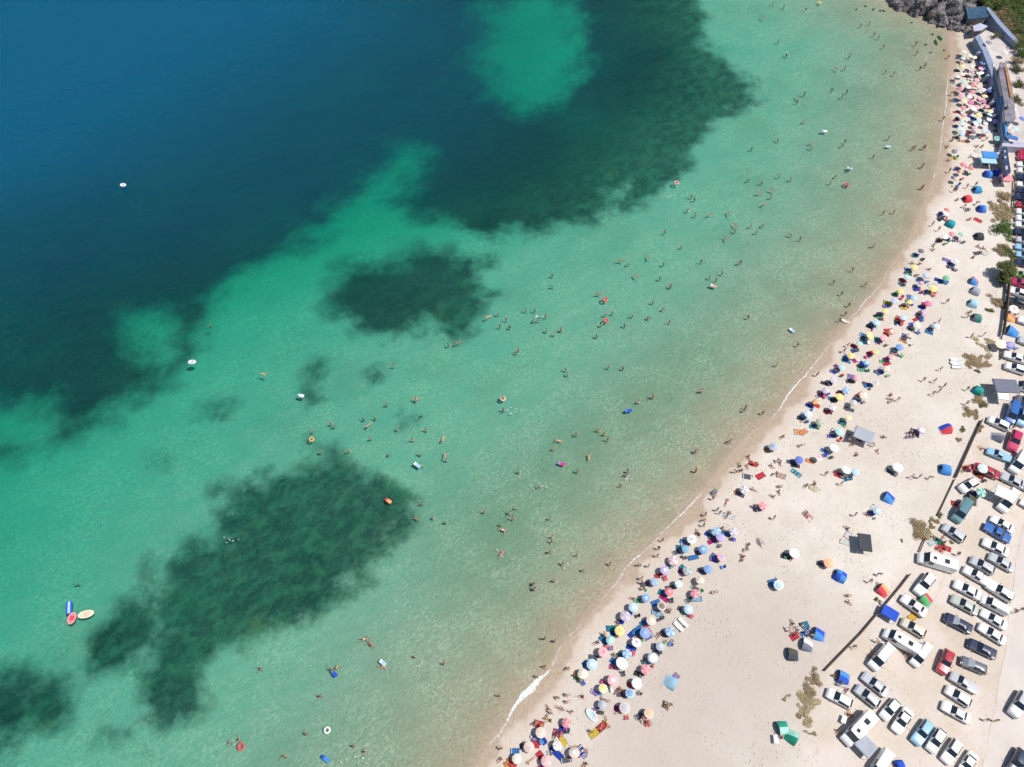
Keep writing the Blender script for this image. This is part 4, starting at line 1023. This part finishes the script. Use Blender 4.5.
for n, (k, p, u, v, idx) in enumerate(people):
    r = random.Random(idx * 17 + 3); g = gz(p.x, p.y); rz = r.uniform(0, 6.28); sc = r.uniform(.92, 1.04)
    if k == 's': kd = r.choice(['sit', 'sit', 'sit', 'bend'])
    elif k == 'l': kd = r.choice(['lie', 'prone'])
    elif k == 'h': kd = r.choice(['stand', 'walk', 'walk', 'arms' if g < -.1 else 'stand'])
    else:
        kd = r.choice(['swim', 'swim', 'swim', 'bend', 'stand', 'float'] if g < -.6 else ['stand', 'walk', 'swim'])
    z = g + .02
    if g < 0:
        z = max(g, -1.36 * sc + r.uniform(-.06, .10)); 
        if kd in ('lie', 'prone', 'float', 'sit'): kd = 'float'; z = -.05
    elif kd in ('prone', 'lie'): z = g + .03
    if n < 300: person(kd, V(p.x, p.y, z), rz, idx, 'bathers in the water' if g < 0 else 'people on the beach', sc)
    else: rest.append((kd, V(p.x, p.y, z), rz, sc, idx))
if rest:
    bm = bm_new()
    for kd, p, rz, sc, idx in rest:
        M = Matrix.Translation(p) @ Matrix.Rotation(rz, 4, 'Z') @ Matrix.Scale(sc, 4)
        for mi, me in ((0, POSES[kd][0]), (1, POSES[kd][2]), (2, POSES[kd][3])):
            n0 = len(bm.verts); f0 = len(bm.faces); bm.from_mesh(me); bm.verts.ensure_lookup_table(); bm.faces.ensure_lookup_table()
            for v_ in bm.verts[n0:]: v_.co = M @ v_.co
            for f_ in bm.faces[f0:]: f_.material_index = mi
    o = obj("distant_bathers", bm, (SKINS[1], fab('B'), HAIRS[0]), None); o["kind"] = "stuff"; o["label"] = "far bathers scattered over the green water and the top end of the beach"; o["category"] = "bathers"
print("people", len(people), "rest", len(rest))

# gear of the car park: awnings, tarps, picnic things
def place(u, v, h): return at(u, v, h)
canopy_shade(place(1006, 386, 2.2), R(-4), 'd', 4.6, 3.0, 2.3, "large awning beside the vans at the beach edge")
canopy_shade(place(1003, 396, 1.9), R(-8), 'w', 2.0, 1.7, 2.0, "small square canopy beside the large slate awning")
canopy_shade(place(1003.5, 492.5, 2.3), R(-30), 'w', 2.6, 2.2, 2.3, "square canopy over the bonnet of the white van")
canopy_shade(place(890, 613, 1.3), R(-36), 'B', 2.6, 1.8, 1.4, "low tarpaulin shelter beside the wooden fence")
canopy_shade(place(866, 746, 1.4), R(-50), 'a', 2.6, 2.4, 1.5, "sloping tarpaulin awning behind the white camper", flat=True)
canopy_shade(place(1007, 178, 2.0), R(-4), 'p', 2.4, 2.0, 2.1, "square canopy at the foot of the dune scrub")
canopy_shade(place(990, 155, 2.0), R(-6), 'b', 3.6, 2.2, 2.1, "rectangular canopy near the seawall end", c2='s')
canopy_shade(place(989, 160, 2.0), R(-6), 's', 3.6, 1.9, 1.9, "lower canopy joined to the blue one near the seawall")
tent(place(1012, 317, .6), R(-20), 'r', 'o', 2.6, 2.0, 1.2, 'shell'); tent(place(1014, 331, .7), R(-28), 'b', 'b', 3.0, 2.4, 1.5, 'shell')
tent(place(900, 765, .5), R(10), 'B', 'B', 1.6, 1.5, 1.1, 'dome')
umbrella(place(1001, 343, 1.8), 'c', 901, 1.1); umbrella(place(1012, 345, 1.8), 'PB', 902, .9); umbrella(place(1014, 308, 1.8), 'wp', 903, 1.0)
umbrella(place(998, 418.5, .2), 'w', 904, .5) if False else None
for u, v, c in ((1011, 311, 'r'), (1017, 313, 'w'), (1010, 349, 'P'), (1016, 348, 'b'), (968, 466, 'r'), (971, 470, 'r'), (985, 480, 'k')): chair(place(u, v, .4), rng.uniform(0, 6.28), c)

# boats out on the water
dinghy(at(71.5, 618, .3, True), R(85), 'p', 'r', 2.1, 1.35, "coral red pedal boat with a blue slide")
dinghy(at(85.5, 614, .3, True), R(14), 'c', 'n', 2.7, 1.35)
t = thing("float_slide", "slide float", "blue inflatable slide floating beside the coral red boat", at(70, 608, 0, True), R(100), None, "blue and white inflatable slide floating beside the coral red boat at left")
b = bm_new()
for y in (-.35, .35): add_tube(b, (-1.1, y, .12), (1.0, y, .55), .16, seg=10)
obj("side_tube", b, (fab('B'),), t); b = bm_new(); add_box(b, (0, 0, .34), (1.9, .55, .08), rot=Matrix.Rotation(R(-11.5), 4, 'Y')); obj("slide", b, (fab('s'),), t)
dinghy(at(192, 362, .2, True), R(5), 'w', 'a', 1.6, 1.0); dinghy(at(123, 185, .2, True), R(5), 'w', 'a', 1.4, 1.0)
dinghy(at(591.5, 715, .2), R(-52), 'w', 's', 2.4, 1.2); dinghy(at(845, 321.5, .1, True), R(-28), 'c', 'w', 1.9, .8)

# fences along the back of the beach
fence([(1009,262),(1006,296),(1003,325),(1001,337)], "tall weathered timber fence beside the upper car park", 1.3, 1.2, True)
fence([(1001,338),(1000,360)], "short run of low posts below the tall timber fence", .5, 3)
fence([(981,421),(972,440),(955,478)], "dark timber rail fence between the sand and the middle car park", .7, 1.8, True)
fence([(954,480),(946,497),(937,516)], "thin post and rail fence above the big dry shrub", .45, 2.0)
fence([(924,540),(919,552)], "short broken fence piece beside the long white camper van", .6, 2.0)
fence([(909,575),(899,588),(860,634),(824,671)], "long thin rail fence along the lower car park", .6, 2.0, True)
fence([(1014,175),(1013,195),(1012,214)], "pale thin fence in front of the row of parked cars", .8, 2.0)

# scrub
for i, (u, v, sx, sy, h, c, dn) in enumerate([
 (1002,229,3.0,2.6,1.4,'green',1),(1009,253,2.6,2.2,1.0,'olive',0),(1003,247,1.6,1.4,.8,'dry',0),(1000,252,1.8,1.2,.7,'dry',0),(1006,205,2.6,2.2,1.0,'dry',0),(1000,209,2.4,2.6,.8,'straw',0),(994,206,2.0,1.4,.6,'dry',0),
 (1004,216,2.2,2.0,.8,'dry',0),(997,216,1.5,1.5,.6,'dry',0),(1010,213,1.6,2.0,.8,'straw',0),(1005,196,1.8,2.0,1.0,'dry',0),(1003,305,1.2,1.6,.8,'dry',0),(997,299,1.4,1.0,.7,'dry',0),(991,310,1.0,.8,.5,'olive',0),(996,302,1.0,1.0,.5,'dry',0),
 (972,359,2.0,1.4,.45,'dry',0),(980,361,2.2,1.6,.45,'dry',0),(986,364,1.6,1.2,.4,'dry',0),(969,364,1.2,.8,.35,'dry',0),(978,371,.8,.5,.35,'olive',0),(984,345,1.8,1.4,.3,'straw',0),(990,341,1.4,1.2,.3,'straw',0),
 (980,401,1.5,1.2,.6,'dry',1),(984,405,1.1,.9,.6,'olive',0),(969,411,1.4,1.0,.5,'dry',1),(976,413,1.3,.9,.45,'dry',0),(963,429,.9,.6,.35,'olive',0),(959,439,.7,.7,.35,'dry',0),(980,428,1.1,.9,.6,'dry',0),
 (920,527,1.5,1.7,.7,'dry',1),(918,534,1.2,1.1,.6,'dry',1),(926,533,1.2,1.4,.7,'straw',0),(932,524,1.0,.8,.5,'dry',0),(937,521,.8,.7,.4,'dry',0),(940,515,.7,.6,.4,'olive',0),
 (809,693,1.3,1.4,.6,'dry',1),(811,701,1.3,1.4,.5,'straw',1),(804,698,1.1,1.3,.45,'straw',0),(806,711,1.0,1.1,.45,'straw',1),(808,722,1.0,.9,.45,'straw',0),(812,733,.8,.5,.3,'dry',0),(800,716,.5,.8,.3,'dry',0),(816,679,1.2,1.1,.6,'dry',1),(815,669,.6,.5,.3,'dry',0),
 (786,698,.7,.5,.2,'dry',0),(902,540,.4,.3,.2,'olive',0),(952,542,.5,.4,.2,'olive',0),(969,506,.5,.4,.2,'olive',0),(878,600,.6,.5,.25,'olive',0)]):
    p = at(u, v, .2); shrub(p, sx, sy, h, c, rng.uniform(0, 6), bool(dn), i)
tree(at(1005, 271, 1.6), 3.4, 2.2, 'olive', 4, "round olive green tree throwing a shadow over the sand")
tree(at(1003, 280, 1.0), 2.2, 1.5, 'olive', 9, "low olive green tree below the taller round one")

# ------------------------------------------------------------------ the rocky end of the bay, seawall and buildings
for i, (u, v, sx, sy, sz, d) in enumerate([
 (897,-2,3.2,3.0,2.6,"pale boulder at the tip of the rocky headland"),(907,0,4.4,3.6,3.6,"big light grey boulder second from the headland tip"),(918,4,4.2,3.6,4.0,"tall grey boulder with a deep shadow on the water"),
 (929,3,4.2,4.4,4.6,"dark grey boulder behind the tall shaded one"),(940,10,5.0,4.6,4.2,"wide blue-grey boulder in the middle of the headland"),(951,6,5.0,5.0,5.0,"brownish boulder at the centre top of the headland"),
 (953,18,4.2,3.4,2.6,"brown and grey boulder above the beach end"),(943,21,3.0,2.0,1.4,"low dark boulder at the water's edge"),(963,10,3.6,4.6,4.2,"dark boulder beside the teal roofed building"),(961,24,3.2,2.2,1.5,"low boulder above the first umbrellas"),
 (933,19,2.2,1.6,1.2,"small dark boulder standing in the shallows"),(951,27,1.8,1.2,.8,"small boulder beside the wet sand"),(958,29,1.5,1.0,.8,"small purple-grey boulder at the top of the sand"),(966,30,1.6,1.2,.9,"small boulder under the seawall corner"),
 (930,-10,7,6,7,"large boulder cut by the top edge of the picture"),(950,-10,8,6,7.5,"largest boulder at the top edge"),(970,-6,6,6,6,"grey boulder behind the teal roof"),(912,-12,7,6,5.5,"pale boulder at the very top left of the headland"),
 (905,8,1.4,1.0,.8,"small wet boulder below the light grey one"),(971,27,1.8,1.4,1.2,"small boulder between the sand and the lilac roof")]):
    p = at(u, v, sz * .5); rock(V(p.x, p.y, max(gz(p.x, p.y), -1.2)), sx * .84, sy * .84, sz * 1.05, i + 1, d)
for i, (u, v, sx, sy) in enumerate([(936,42,2.6,.8),(926,44,.9,.5),(940,38,2.2,1.0),(912,22,.7,.5),(933,34,.7,.5),(931,52,.8,.4),(884,10,1.0,.5),(874,8,1.6,.5),(866,5,.9,.4),(857,8,.9,.5),(881,10,.8,.4),(944,50,.7,.4)]):
    p = at(u, v, 0, True); g = gz(p.x, p.y)
    o = rock(V(p.x, p.y, g), sx * .6, sy * .6, .30, i + 60, "weedy green flat rock under the shallow water"); paint(o, [mat("wet_weed", (.035, .075, .02), .7, var=.4, scale=1.5)]); o["group"] = "weedy rocks in the shallows"

conc = mat("pale_concrete", (.52, .47, .45), .9, var=.15, scale=.4, bump=.3); concb = mat("blue_grey_paint", (.22, .27, .38), .7, var=.18, scale=.8)
roofg = mat("grey_roof_sheet", (.20, .18, .22), .8, var=.35, scale=.5); tile = mat("terracotta_strip", (.38, .19, .09), .85, var=.35, scale=2); rooft = mat("dark_teal_roof", (.035, .085, .15), .6, var=.35, scale=.7)
lilac = mat("lilac_roof", (.42, .42, .52), .7, var=.12, scale=.6); wallw = mat("white_wall", (.62, .60, .58), .85, var=.1); navy = mat("navy_netting", (.03, .05, .11), .8, var=.4, scale=1.2); stone = mat("stone_wall", (.30, .27, .25), .9, var=.3, scale=1.0, bump=.5)
hillm = mat("dry_hillside", (.40, .33, .26), .95, var=.30, scale=.25, bump=.5); asph = mat("dusty_road", (.50, .45, .43), .92, var=.10, scale=.3); bluep = mat("cobalt_paint", (.05, .28, .62), .6, var=.1)
px_prism("terrace", [(978,36),(986,30),(1000,36),(1016,43),(1060,56),(1060,146),(1012,146),(1008,141),(1003,112),(993,82),(984,58)], 1.9, conc)
px_prism("hill", [(985,-60),(990,8),(1000,22),(1013,36),(1024,46),(1080,60),(1140,-60)], 2.5, hillm)
px_prism("road", [(1010,50),(1040,58),(1044,142),(1026,144),(1019,110),(1014,74)], 1.92, asph, base=1.5)
px_prism("car_park_track", [(1030,500),(1016,560),(1013,590),(1008,620),(1006,650),(999,680),(996,705),(990,728),(988,745),(982,768),(975,810),(1100,810),(1100,500)], .806 + .02, mat("packed_sand_track", (.57, .51, .465), .92, var=.07, scale=.25, bump=.15), base=.6)
def pxthing(name, cat, label, parts, anchor):
    t = bpy.data.objects.new(name, None); col.objects.link(t); p = at(*anchor); t.location = p; note(t, cat, label, None, label)
    for n, pts, h, m, b0 in parts:
        o = px_prism(n, pts, h, m, b0, parent=t); o.location = -p
    return t
pxthing("seawall", "wall", "blue-grey seawall with stepped buttresses behind the crowded upper beach", [
 ("wall", [(975,37),(979,34),(986,46),(995,66),(1002,88),(1006,110),(1009,142),(1004,142),(1001,112),(996,92),(990,70),(982,50)], 2.7, concb, -.3),
 ("buttress", [(974,38),(979,38),(980,41)], 2.3, concb, -.3), ("buttress", [(976,53),(983,49),(984,53)], 2.3, concb, -.3), ("buttress", [(982,64),(990,60),(990,65)], 2.3, concb, -.3), ("buttress", [(985,76),(993,71),(994,76)], 2.3, concb, -.3),
 ("buttress", [(986,90),(996,83),(997,88)], 2.3, concb, -.3), ("buttress", [(989,103),(1000,96),(1001,101)], 2.3, concb, -.3), ("buttress", [(992,116),(1002,109),(1003,114)], 2.3, concb, -.3),
 ("handrail", [(1000.5,96),(1001.6,96),(1005,112),(1007,136),(1005.8,136),(1003.9,112)], 3.4, bluep, 2.7)], (990, 75))
pxthing("long_building", "building", "long grey-roofed building with a terracotta ridge strip beside the road", [
 ("roof", [(1000,62),(1006,63),(1012,86),(1016,118),(1013,122),(1005,121),(1004,100),(999,74)], 4.4, roofg, 4.1),
 ("wall", [(1000.6,64),(1005.6,65),(1011.4,88),(1015.4,117),(1012.6,120),(1005.6,119),(1004.5,100),(1000,76)], 4.09, wallw, 1.7),
 ("ridge_strip", [(1004.5,66),(1006.6,66),(1010.5,82),(1012.5,96),(1010.5,97),(1008,84)], 4.7, tile, 4.4),
 ("chimney", [(1008,104),(1009.6,104),(1009.8,107),(1008.2,107)], 5.3, stone, 4.4)], (1008, 95))
pxthing("boat_house", "building", "small building with dark teal roof beside the boulders", [
 ("roof", [(966,8),(985,6),(988,17),(968,19)], 3.4, rooft, 3.1), ("wall", [(966.7,9),(984.3,7.2),(987,16.4),(968.7,18.2)], 3.09, stone, .5)], (977, 18))
pxthing("kiosk", "building", "low kiosk with pale lilac roof at the top of the beach", [
 ("roof", [(973,26),(980,23),(988,26),(982,30),(974,31)], 2.9, lilac, 2.65), ("wall", [(974,26.5),(980,24),(987,26.4),(981.7,29.4),(974.8,30.3)], 2.64, stone, .5)], (980, 28))
pxthing("retaining_wall", "wall", "curved blue-grey retaining wall below the green hillside", [
 ("wall", [(986,8),(989,7),(1000,20),(1010,31),(1019,41),(1017,43.5),(1008,35),(997,23)], 3.6, concb, 0)], (1003, 28))
pxthing("beach_bar", "building", "narrow beach bar under dark navy netting with pale boxes", [
 ("roof", [(1001,148),(1007,146.5),(1011,172),(1006,177)], 3.4, navy, 3.25), ("wall", [(1001.8,149.5),(1006.4,148.4),(1010.2,171.4),(1005.9,175.4)], 3.24, stone, .2),
 ("roof_box", [(1004.3,156),(1006,155.8),(1006.4,158),(1004.7,158.2)], 3.8, lilac, 3.4), ("roof_box", [(1005.4,166),(1007.4,165.6),(1008,169),(1006,169.4)], 3.8, lilac, 3.4), ("roof_box", [(1004,150.4),(1005.6,150),(1005.9,152),(1004.3,152.3)], 3.8, lilac, 3.4)], (1006, 162))
pxthing("yard_wall", "wall", "low mauve yard wall at the foot of the terrace", [("wall", [(1003,141),(1050,144),(1050,149),(1002,146)], 2.4, lilac, .2)], (1012, 145))
pxthing("pool_cover", "awning", "blue flat awning beside the beige yard", [("cover", [(1008,134),(1018,137),(1018,140.5),(1008,138)], 3.6, mat("cobalt_cloth", (.04, .16, .42), .7), 3.5), ("post", [(1008.4,137),(1009,137),(1009,137.6),(1008.4,137.6)], 3.5, metal, 1.8)], (1013, 138))
pxthing("stepped_wall", "wall", "white low terrace parapet beside the seawall", [("wall", [(993,64),(994.5,64),(999,84),(1002,96),(1000.4,96),(997,84)], 2.9, wallw, 1.8)], (998, 82))
for i, (u, v, s_, c) in enumerate([(992,3,3.0,'olive'),(999,6,3.4,'green'),(1007,4,3.2,'olive'),(1014,8,3.4,'green'),(1021,5,3.6,'olive'),(1001,14,2.8,'dry'),(1009,16,3.2,'olive'),(1017,18,3.4,'green'),(1024,16,3.2,'olive'),
   (1011,25,2.4,'dry'),(1018,28,2.8,'olive'),(1024,30,3.0,'green'),(1022,42,2.6,'olive'),(1024,52,2.6,'green'),(1006,-2,3.4,'green'),(1018,-3,3.6,'olive'),(986,-2,2.6,'dry'),(995,-4,3.2,'olive'),(1019,60,1.8,'dry'),(998,33,1.2,'olive'),(1005,22,1.8,'dry'),(1014,36,1.8,'dry')]):
    x, y = plane(u, v, 3.2); o = shrub(V(x, y, 2.45), s_, s_, s_ * .8, c, rng.uniform(0, 6), True, i); o["group"] = "bushes on the hillside"

for u, v, c in ((988,44,'d'),(1012,110,'w'),(1020,120,'B'),(1003,54,'w'),(1011,132,'n'),(1014,130,'s')):
    x, y = plane(u, v, 3.2); umbrella(V(x, y, 1.9), c, 950 + u, .8)
for u, v in ((1019,66),(1022,80),(1018,96)):
    x, y = plane(u, v, 3.5); o = shrub(V(x, y, 1.9), 1.6, 1.6, 1.8, 'olive', u, True, v); o['group'] = 'bushes along the far road'
for i, (u, v, c) in enumerate([(979,52,'B'),(981,56,'r'),(983,66,'d'),(984,74,'t'),(986,82,'m'),(987,88,'P'),(988,95,'r'),(990,101,'B'),(991,108,'p'),(994,118,'B'),(996,124,'P'),(997,130,'d')]):
    p = at(u, v, .3); towel(p, rng.uniform(-1, 1), c, c, i, (.9, .9)); chair(at(u + 1.5, v - 3, .3), rng.uniform(0, 6), c)
# ------------------------------------------------------------------ surf, whitecaps and splashes
foam_m = NT("sea_foam"); s = foam_m
fn = s.noise(s.coord(), 1.6, 5, .7); s.put(s.b.inputs['Base Color'], s.mix(s.mapr(s.noise(s.coord(), 3.5, 4, .7), .35, .65), (.50, .53, .50), (.76, .77, .74))); s.b.inputs["Roughness"].default_value = .9
tb = s.n.new("ShaderNodeBsdfTransparent"); ms = s.n.new("ShaderNodeMixShader"); edge = s.attr("cover")
s.put(ms.inputs[0], s.mapr(s.math('ADD', fn, edge), .98, 1.42)); s.l.new(tb.outputs[0], ms.inputs[1]); s.l.new(s.b.outputs[0], ms.inputs[2]); s.l.new(ms.outputs[0], s.out.inputs[0])
def ribbon(name, pts, kind='stuff', label=None, z=.035):
    """pts: (u, v, width px, cover) along a line; a lumpy low mat of foam"""
    dense = []
    for a, b_ in zip(pts[:-1], pts[1:]):
        A = Vector((*plane(a[0], a[1], 0), 0)); B = Vector((*plane(b_[0], b_[1], 0), 0)); n = max(2, int((B - A).length / .45))
        for i in range(n):
            t = i / n; p = A.lerp(B, t); w = a[2] + (b_[2] - a[2]) * t; c = a[3] + (b_[3] - a[3]) * t; dense.append((p, w * .16, c, (B - A).normalized()))
    bm = bm_new(); ly = bm.verts.layers.float.new("cover"); prev = None; m = 6
    for i, (p, w, c, d) in enumerate(dense):
        nrm = V(-d.y, d.x, 0); row = []
        off = .5 * mnoise.noise((p.x * .16, p.y * .16, 3)) + .18 * mnoise.noise((p.x * .8, p.y * .8, 9))
        for j in range(m + 1):
            e = j / m * 2 - 1; ww = w * (1 + .5 * mnoise.noise((p.x * .5, p.y * .5, 5)))
            q = p + nrm * (e * ww * .5 + off)
            v_ = bm.verts.new((q.x, q.y, max(0, gz(q.x, q.y)) + z + .05 * (1 - e * e) * (.5 + mnoise.noise((q.x * 3, q.y * 3, 0))))); v_[ly] = (c + .10) * (1 - abs(e) ** 3) + (0 if abs(e) < .99 else -.2); row.append(v_)
        if prev:
            for j in range(m): f = bm.faces.new((prev[j], row[j], row[j + 1], prev[j + 1])); f.smooth = True
        prev = row
    o = obj(name, bm, (foam_m.m,), None); o["kind"] = kind; o["category"] = "foam"
    o["label"] = label or "white foam"; return o
ribbon("surf_foam", [(549,669,4,.7),(540,678,8,.85),(532,689,10,.9),(522,700,9,.9),(513,711,5,.8),(507,722,3,.65),(500,733,3.5,.7),(492,741,3,.65),(484,752,2,.5),(478,765,1.5,.4)], label="thick white breaking wave foam near the bottom of the beach")
ribbon("surf_foam", [(946,62,1.5,.3),(948,80,2,.7),(946,102,2.5,.75),(943,122,2.2,.7),(940,151,2,.7),(936,168,1.5,.3),(934,176,2.4,.75),(931,184,1.5,.3),(926,196,1.6,.6),(921,212,1.6,.5),(912,232,1,.15),(895,262,1.2,.4),(877,287,2.6,.6),(862,305,3.2,.65),(848,322,2.4,.55)], label="thin broken white surf line along the upper beach")
ribbon("surf_foam", [(830,343,1.4,.5),(817,361,1.8,.75),(797,384,2.6,.8),(784,400,3,.8),(775,415,2,.7),(763,424,1.2,.3),(750,432,2.4,.55),(735,448,1.8,.35),(708,486,1.5,.4),(695,500,2.4,.75),(681,516,2.6,.75),(668,529,2,.7),(652,543,2.4,.6),(636,559,3,.75),(624,571,3,.65),(607,594,2.2,.65),(592,613,1.2,.5),(574,633,2,.65),(560,647,2.4,.5),(549,669,4,.7)], label="white surf line along the middle and lower beach")
OUT = [(946,90),(941,125),(938,155),(929,184),(919,205),(902,240),(874,282),(856,303),(843,320),(822,345),(808,361),(788,384),(766,412),(741,434),(725,448),(698,486),(684,500),(670,516),(655,530),(640,543),(622,562),(610,574),(594,596),(578,614),(560,634),(545,650),(530,672),(515,690),(498,712),(478,738),(464,764)]
ribbon("surf_foam", [(u - 3 - 2.5 * math.sin(i * 1.3), v - 1.5, 1.6, .28 + .22 * math.sin(i * 2.1)) for i, (u, v) in enumerate(OUT)], label="faint broken outer wash line just off the beach")
ribbon("surf_foam", [(u + 7 + 2.5 * math.sin(i * 1.7), v + 2 + 1.5 * math.cos(i), 1.0, .12 + .25 * math.sin(i * 1.9)) for i, (u, v) in enumerate(OUT[3:])], label="thin drying foam line left on the wet sand", z=.02)
r = random.Random(3)
bm = bm_new(); ly = bm.verts.layers.float.new("cover")
def fleck(p, L, w, a, c):
    n = 7; d = V(math.cos(a), math.sin(a), 0); nn = V(-d.y, d.x, 0); row = []
    cv = bm.verts.new(p + V(0, 0, .06)); cv[ly] = c
    for i in range(n):
        t = i / n * math.tau; q = p + d * math.cos(t) * L * r.uniform(.6, 1.2) + nn * math.sin(t) * w * r.uniform(.6, 1.2); v_ = bm.verts.new(q + V(0, 0, .03)); v_[ly] = c * .7; row.append(v_)
    for i in range(n): bm.faces.new((cv, row[i], row[(i + 1) % n]))
for _ in range(2600):
    u, v = r.uniform(0, 900), r.uniform(0, 767)
    x, y = plane(u, v, 0); g = gz(x, y)
    if g > -.35: continue
    dens = .5 + mnoise.noise((x * .05, y * .05, 7)) * 1.4
    if r.random() > dens * (.55 if v < 330 and u < 330 else .8): continue
    fleck(V(x, y, 0), r.uniform(.05, .20), r.uniform(.03, .06), r.gauss(.55, .35), .6)
SHIFT = [(300,480,.5,40),(735,448,.4,30),(600,590,.5,30),(560,620,.4,20),(505,640,.4,20),(470,690,.5,26),(440,700,.4,22),(485,700,.4,20),(640,545,.4,20),(610,560,.5,24)]
for u0, v0, _, n in SHIFT:
    for _ in range(n):
        p = Vector((*plane(u0 + r.gauss(0, 10), v0 + r.gauss(0, 10), 0), 0))
        if gz(p.x, p.y) < -.1: fleck(p, r.uniform(.06, .24), r.uniform(.03, .08), r.gauss(.8, .4), .5)
o = obj("whitecaps", bm, (foam_m.m,), None); o["kind"] = "stuff"; o["label"] = "small white wave flecks scattered over the sea"; o["category"] = "foam"
bm = bm_new(); ly = bm.verts.layers.float.new("cover")
for p in splash:
    if p.z < -50: continue
    p = V(p.x, p.y, 0); a = r.uniform(.1, 1.0)
    for _ in range(16):
        q = p + V(r.gauss(0, .9) * math.cos(a), r.gauss(0, .45), 0); fleck(q, r.uniform(.12, .32), r.uniform(.06, .15), a + r.gauss(0, .4), r.uniform(.5, .95))
for k_, p, u, v, idx in people:
    if k_ == 'w' and p.z < -.3:
        for _ in range(4): fleck(V(p.x + r.gauss(0, .32), p.y + r.gauss(0, .32), 0), r.uniform(.05, .18), r.uniform(.03, .07), r.uniform(0, 3), r.uniform(.4, .8))
o = obj("splashes", bm, (foam_m.m,), None); o["kind"] = "stuff"; o["label"] = "white splashes kicked up around swimmers"; o["category"] = "foam"

# ------------------------------------------------------------------ labels: colour and kind, then rank beside the nearest landmark
LM = [(864,434,"grey sun canopy"),(866,541,"black frame canopy"),(844,469,"largest white umbrella"),(921,362,None),(955,361,"white sunbeds"),(946,429,"red and blue tent"),(829,562,"orange umbrella"),(820,634,"blue tent on open sand"),
 (788,735,"two green tents"),(592,715,"beached white boat"),(593,735,"yellow towel by the boat"),(671,682,"pale blue tent"),(681,625,"pair of white sunbeds by the open sand"),(569,722,"red umbrella"),(720,538,"purple umbrella"),(762,504,"red umbrella above the purple one"),
 (800,459,"royal blue umbrella"),(975,280,"red and blue dome tent"),(983,208,"royal blue dome tent"),(979,236,"black dome tent"),(990,155,"blue seawall canopy"),(1007,178,"pink canopy"),(998,137,"teal umbrella"),(970,116,"red umbrella by the water"),(1003,272,"olive tree"),
 (1006,386,"slate awning"),(956,513,"teal van"),(945,661,"red SUV"),(855,728,"big camper van"),(920,530,"big dry shrub"),(890,613,"blue tarpaulin"),(974,40,"seawall corner"),(806,705,"curved dry shrub patch"),
 (792,331,"pale blue air mattress"),(530,690,"thick surf foam"),(405,292,"round seagrass patch"),(280,560,"big seagrass patch"),(85,614,"cream inflatable boat"),(192,362,"lone white boat"),(605,300,"two red swim rings"),(846,185,"red swim ring near the beach"),
 (676,183,"pink swim ring"),(713,286,"pink air mattress"),(805,72,"long white splash"),(905,48,"white splash by the rocks"),(628,411,"royal blue air mattress"),(417,465,"pale blue air mattress at centre"),(388,501,"orange air mattress"),(502,405,"beige swim ring"),(563,464,"magenta air mattress"),
 (382,663,"pale blue air mattress with rider"),(240,746,"red ring at the bottom"),(301,400,"white air mattress"),(327,730,"white ring at the bottom"),(540,490,"splash mid water"),(820,25,"yellow ring at the top"),(820,131,"white air mattress at the top")]
LM = [l for l in LM if l[2]]
DIRN = ['right of', 'above-right of', 'above', 'above-left of', 'left of', 'below-left of', 'below', 'below-right of']
ORD = ['nearest', 'second nearest', 'third nearest', 'fourth nearest', 'fifth nearest', 'sixth nearest', 'seventh nearest', 'eighth nearest', 'ninth nearest', 'tenth nearest', 'eleventh nearest', 'twelfth nearest']
def finish_labels():
    info = []
    for o, cat, desc, lab in THINGS:
        u, v = proj(o.location); info.append([o, desc, u, v, lab])
    by = {}
    for it in info: by.setdefault(it[1], []).append(it)
    used = set()
    for o, desc, u, v, lab in info:
        if lab is None:
            same = by[desc]
            if len(same) == 1 and len(desc.split()) >= 5: lab = desc
            else:
                cand = sorted(LM, key=lambda l: math.hypot(l[0] - u, l[1] - v))
                for L in cand[:12]:
                    d0 = math.hypot(L[0] - u, L[1] - v)
                    if d0 < 4: continue
                    sec = int(round(math.atan2(L[1] - v, u - L[0]) / (math.pi / 4))) % 8
                    rank = sum(1 for s_ in same if s_[0] is not o and int(round(math.atan2(L[1] - s_[3], s_[2] - L[0]) / (math.pi / 4))) % 8 == sec and math.hypot(L[0] - s_[2], L[1] - s_[3]) < d0)
                    if len(same) == 1: cl = "%s, %s the %s" % (desc, DIRN[sec], L[2])
                    elif rank < len(ORD): cl = "%s, %s %s the %s" % (desc, ORD[rank], DIRN[sec], L[2])
                    else: continue
                    if len(cl.split()) <= 16 and cl not in used: lab = cl; break
                else: lab = desc + " among others like it"
        used.add(lab); o["label"] = lab
finish_labels()
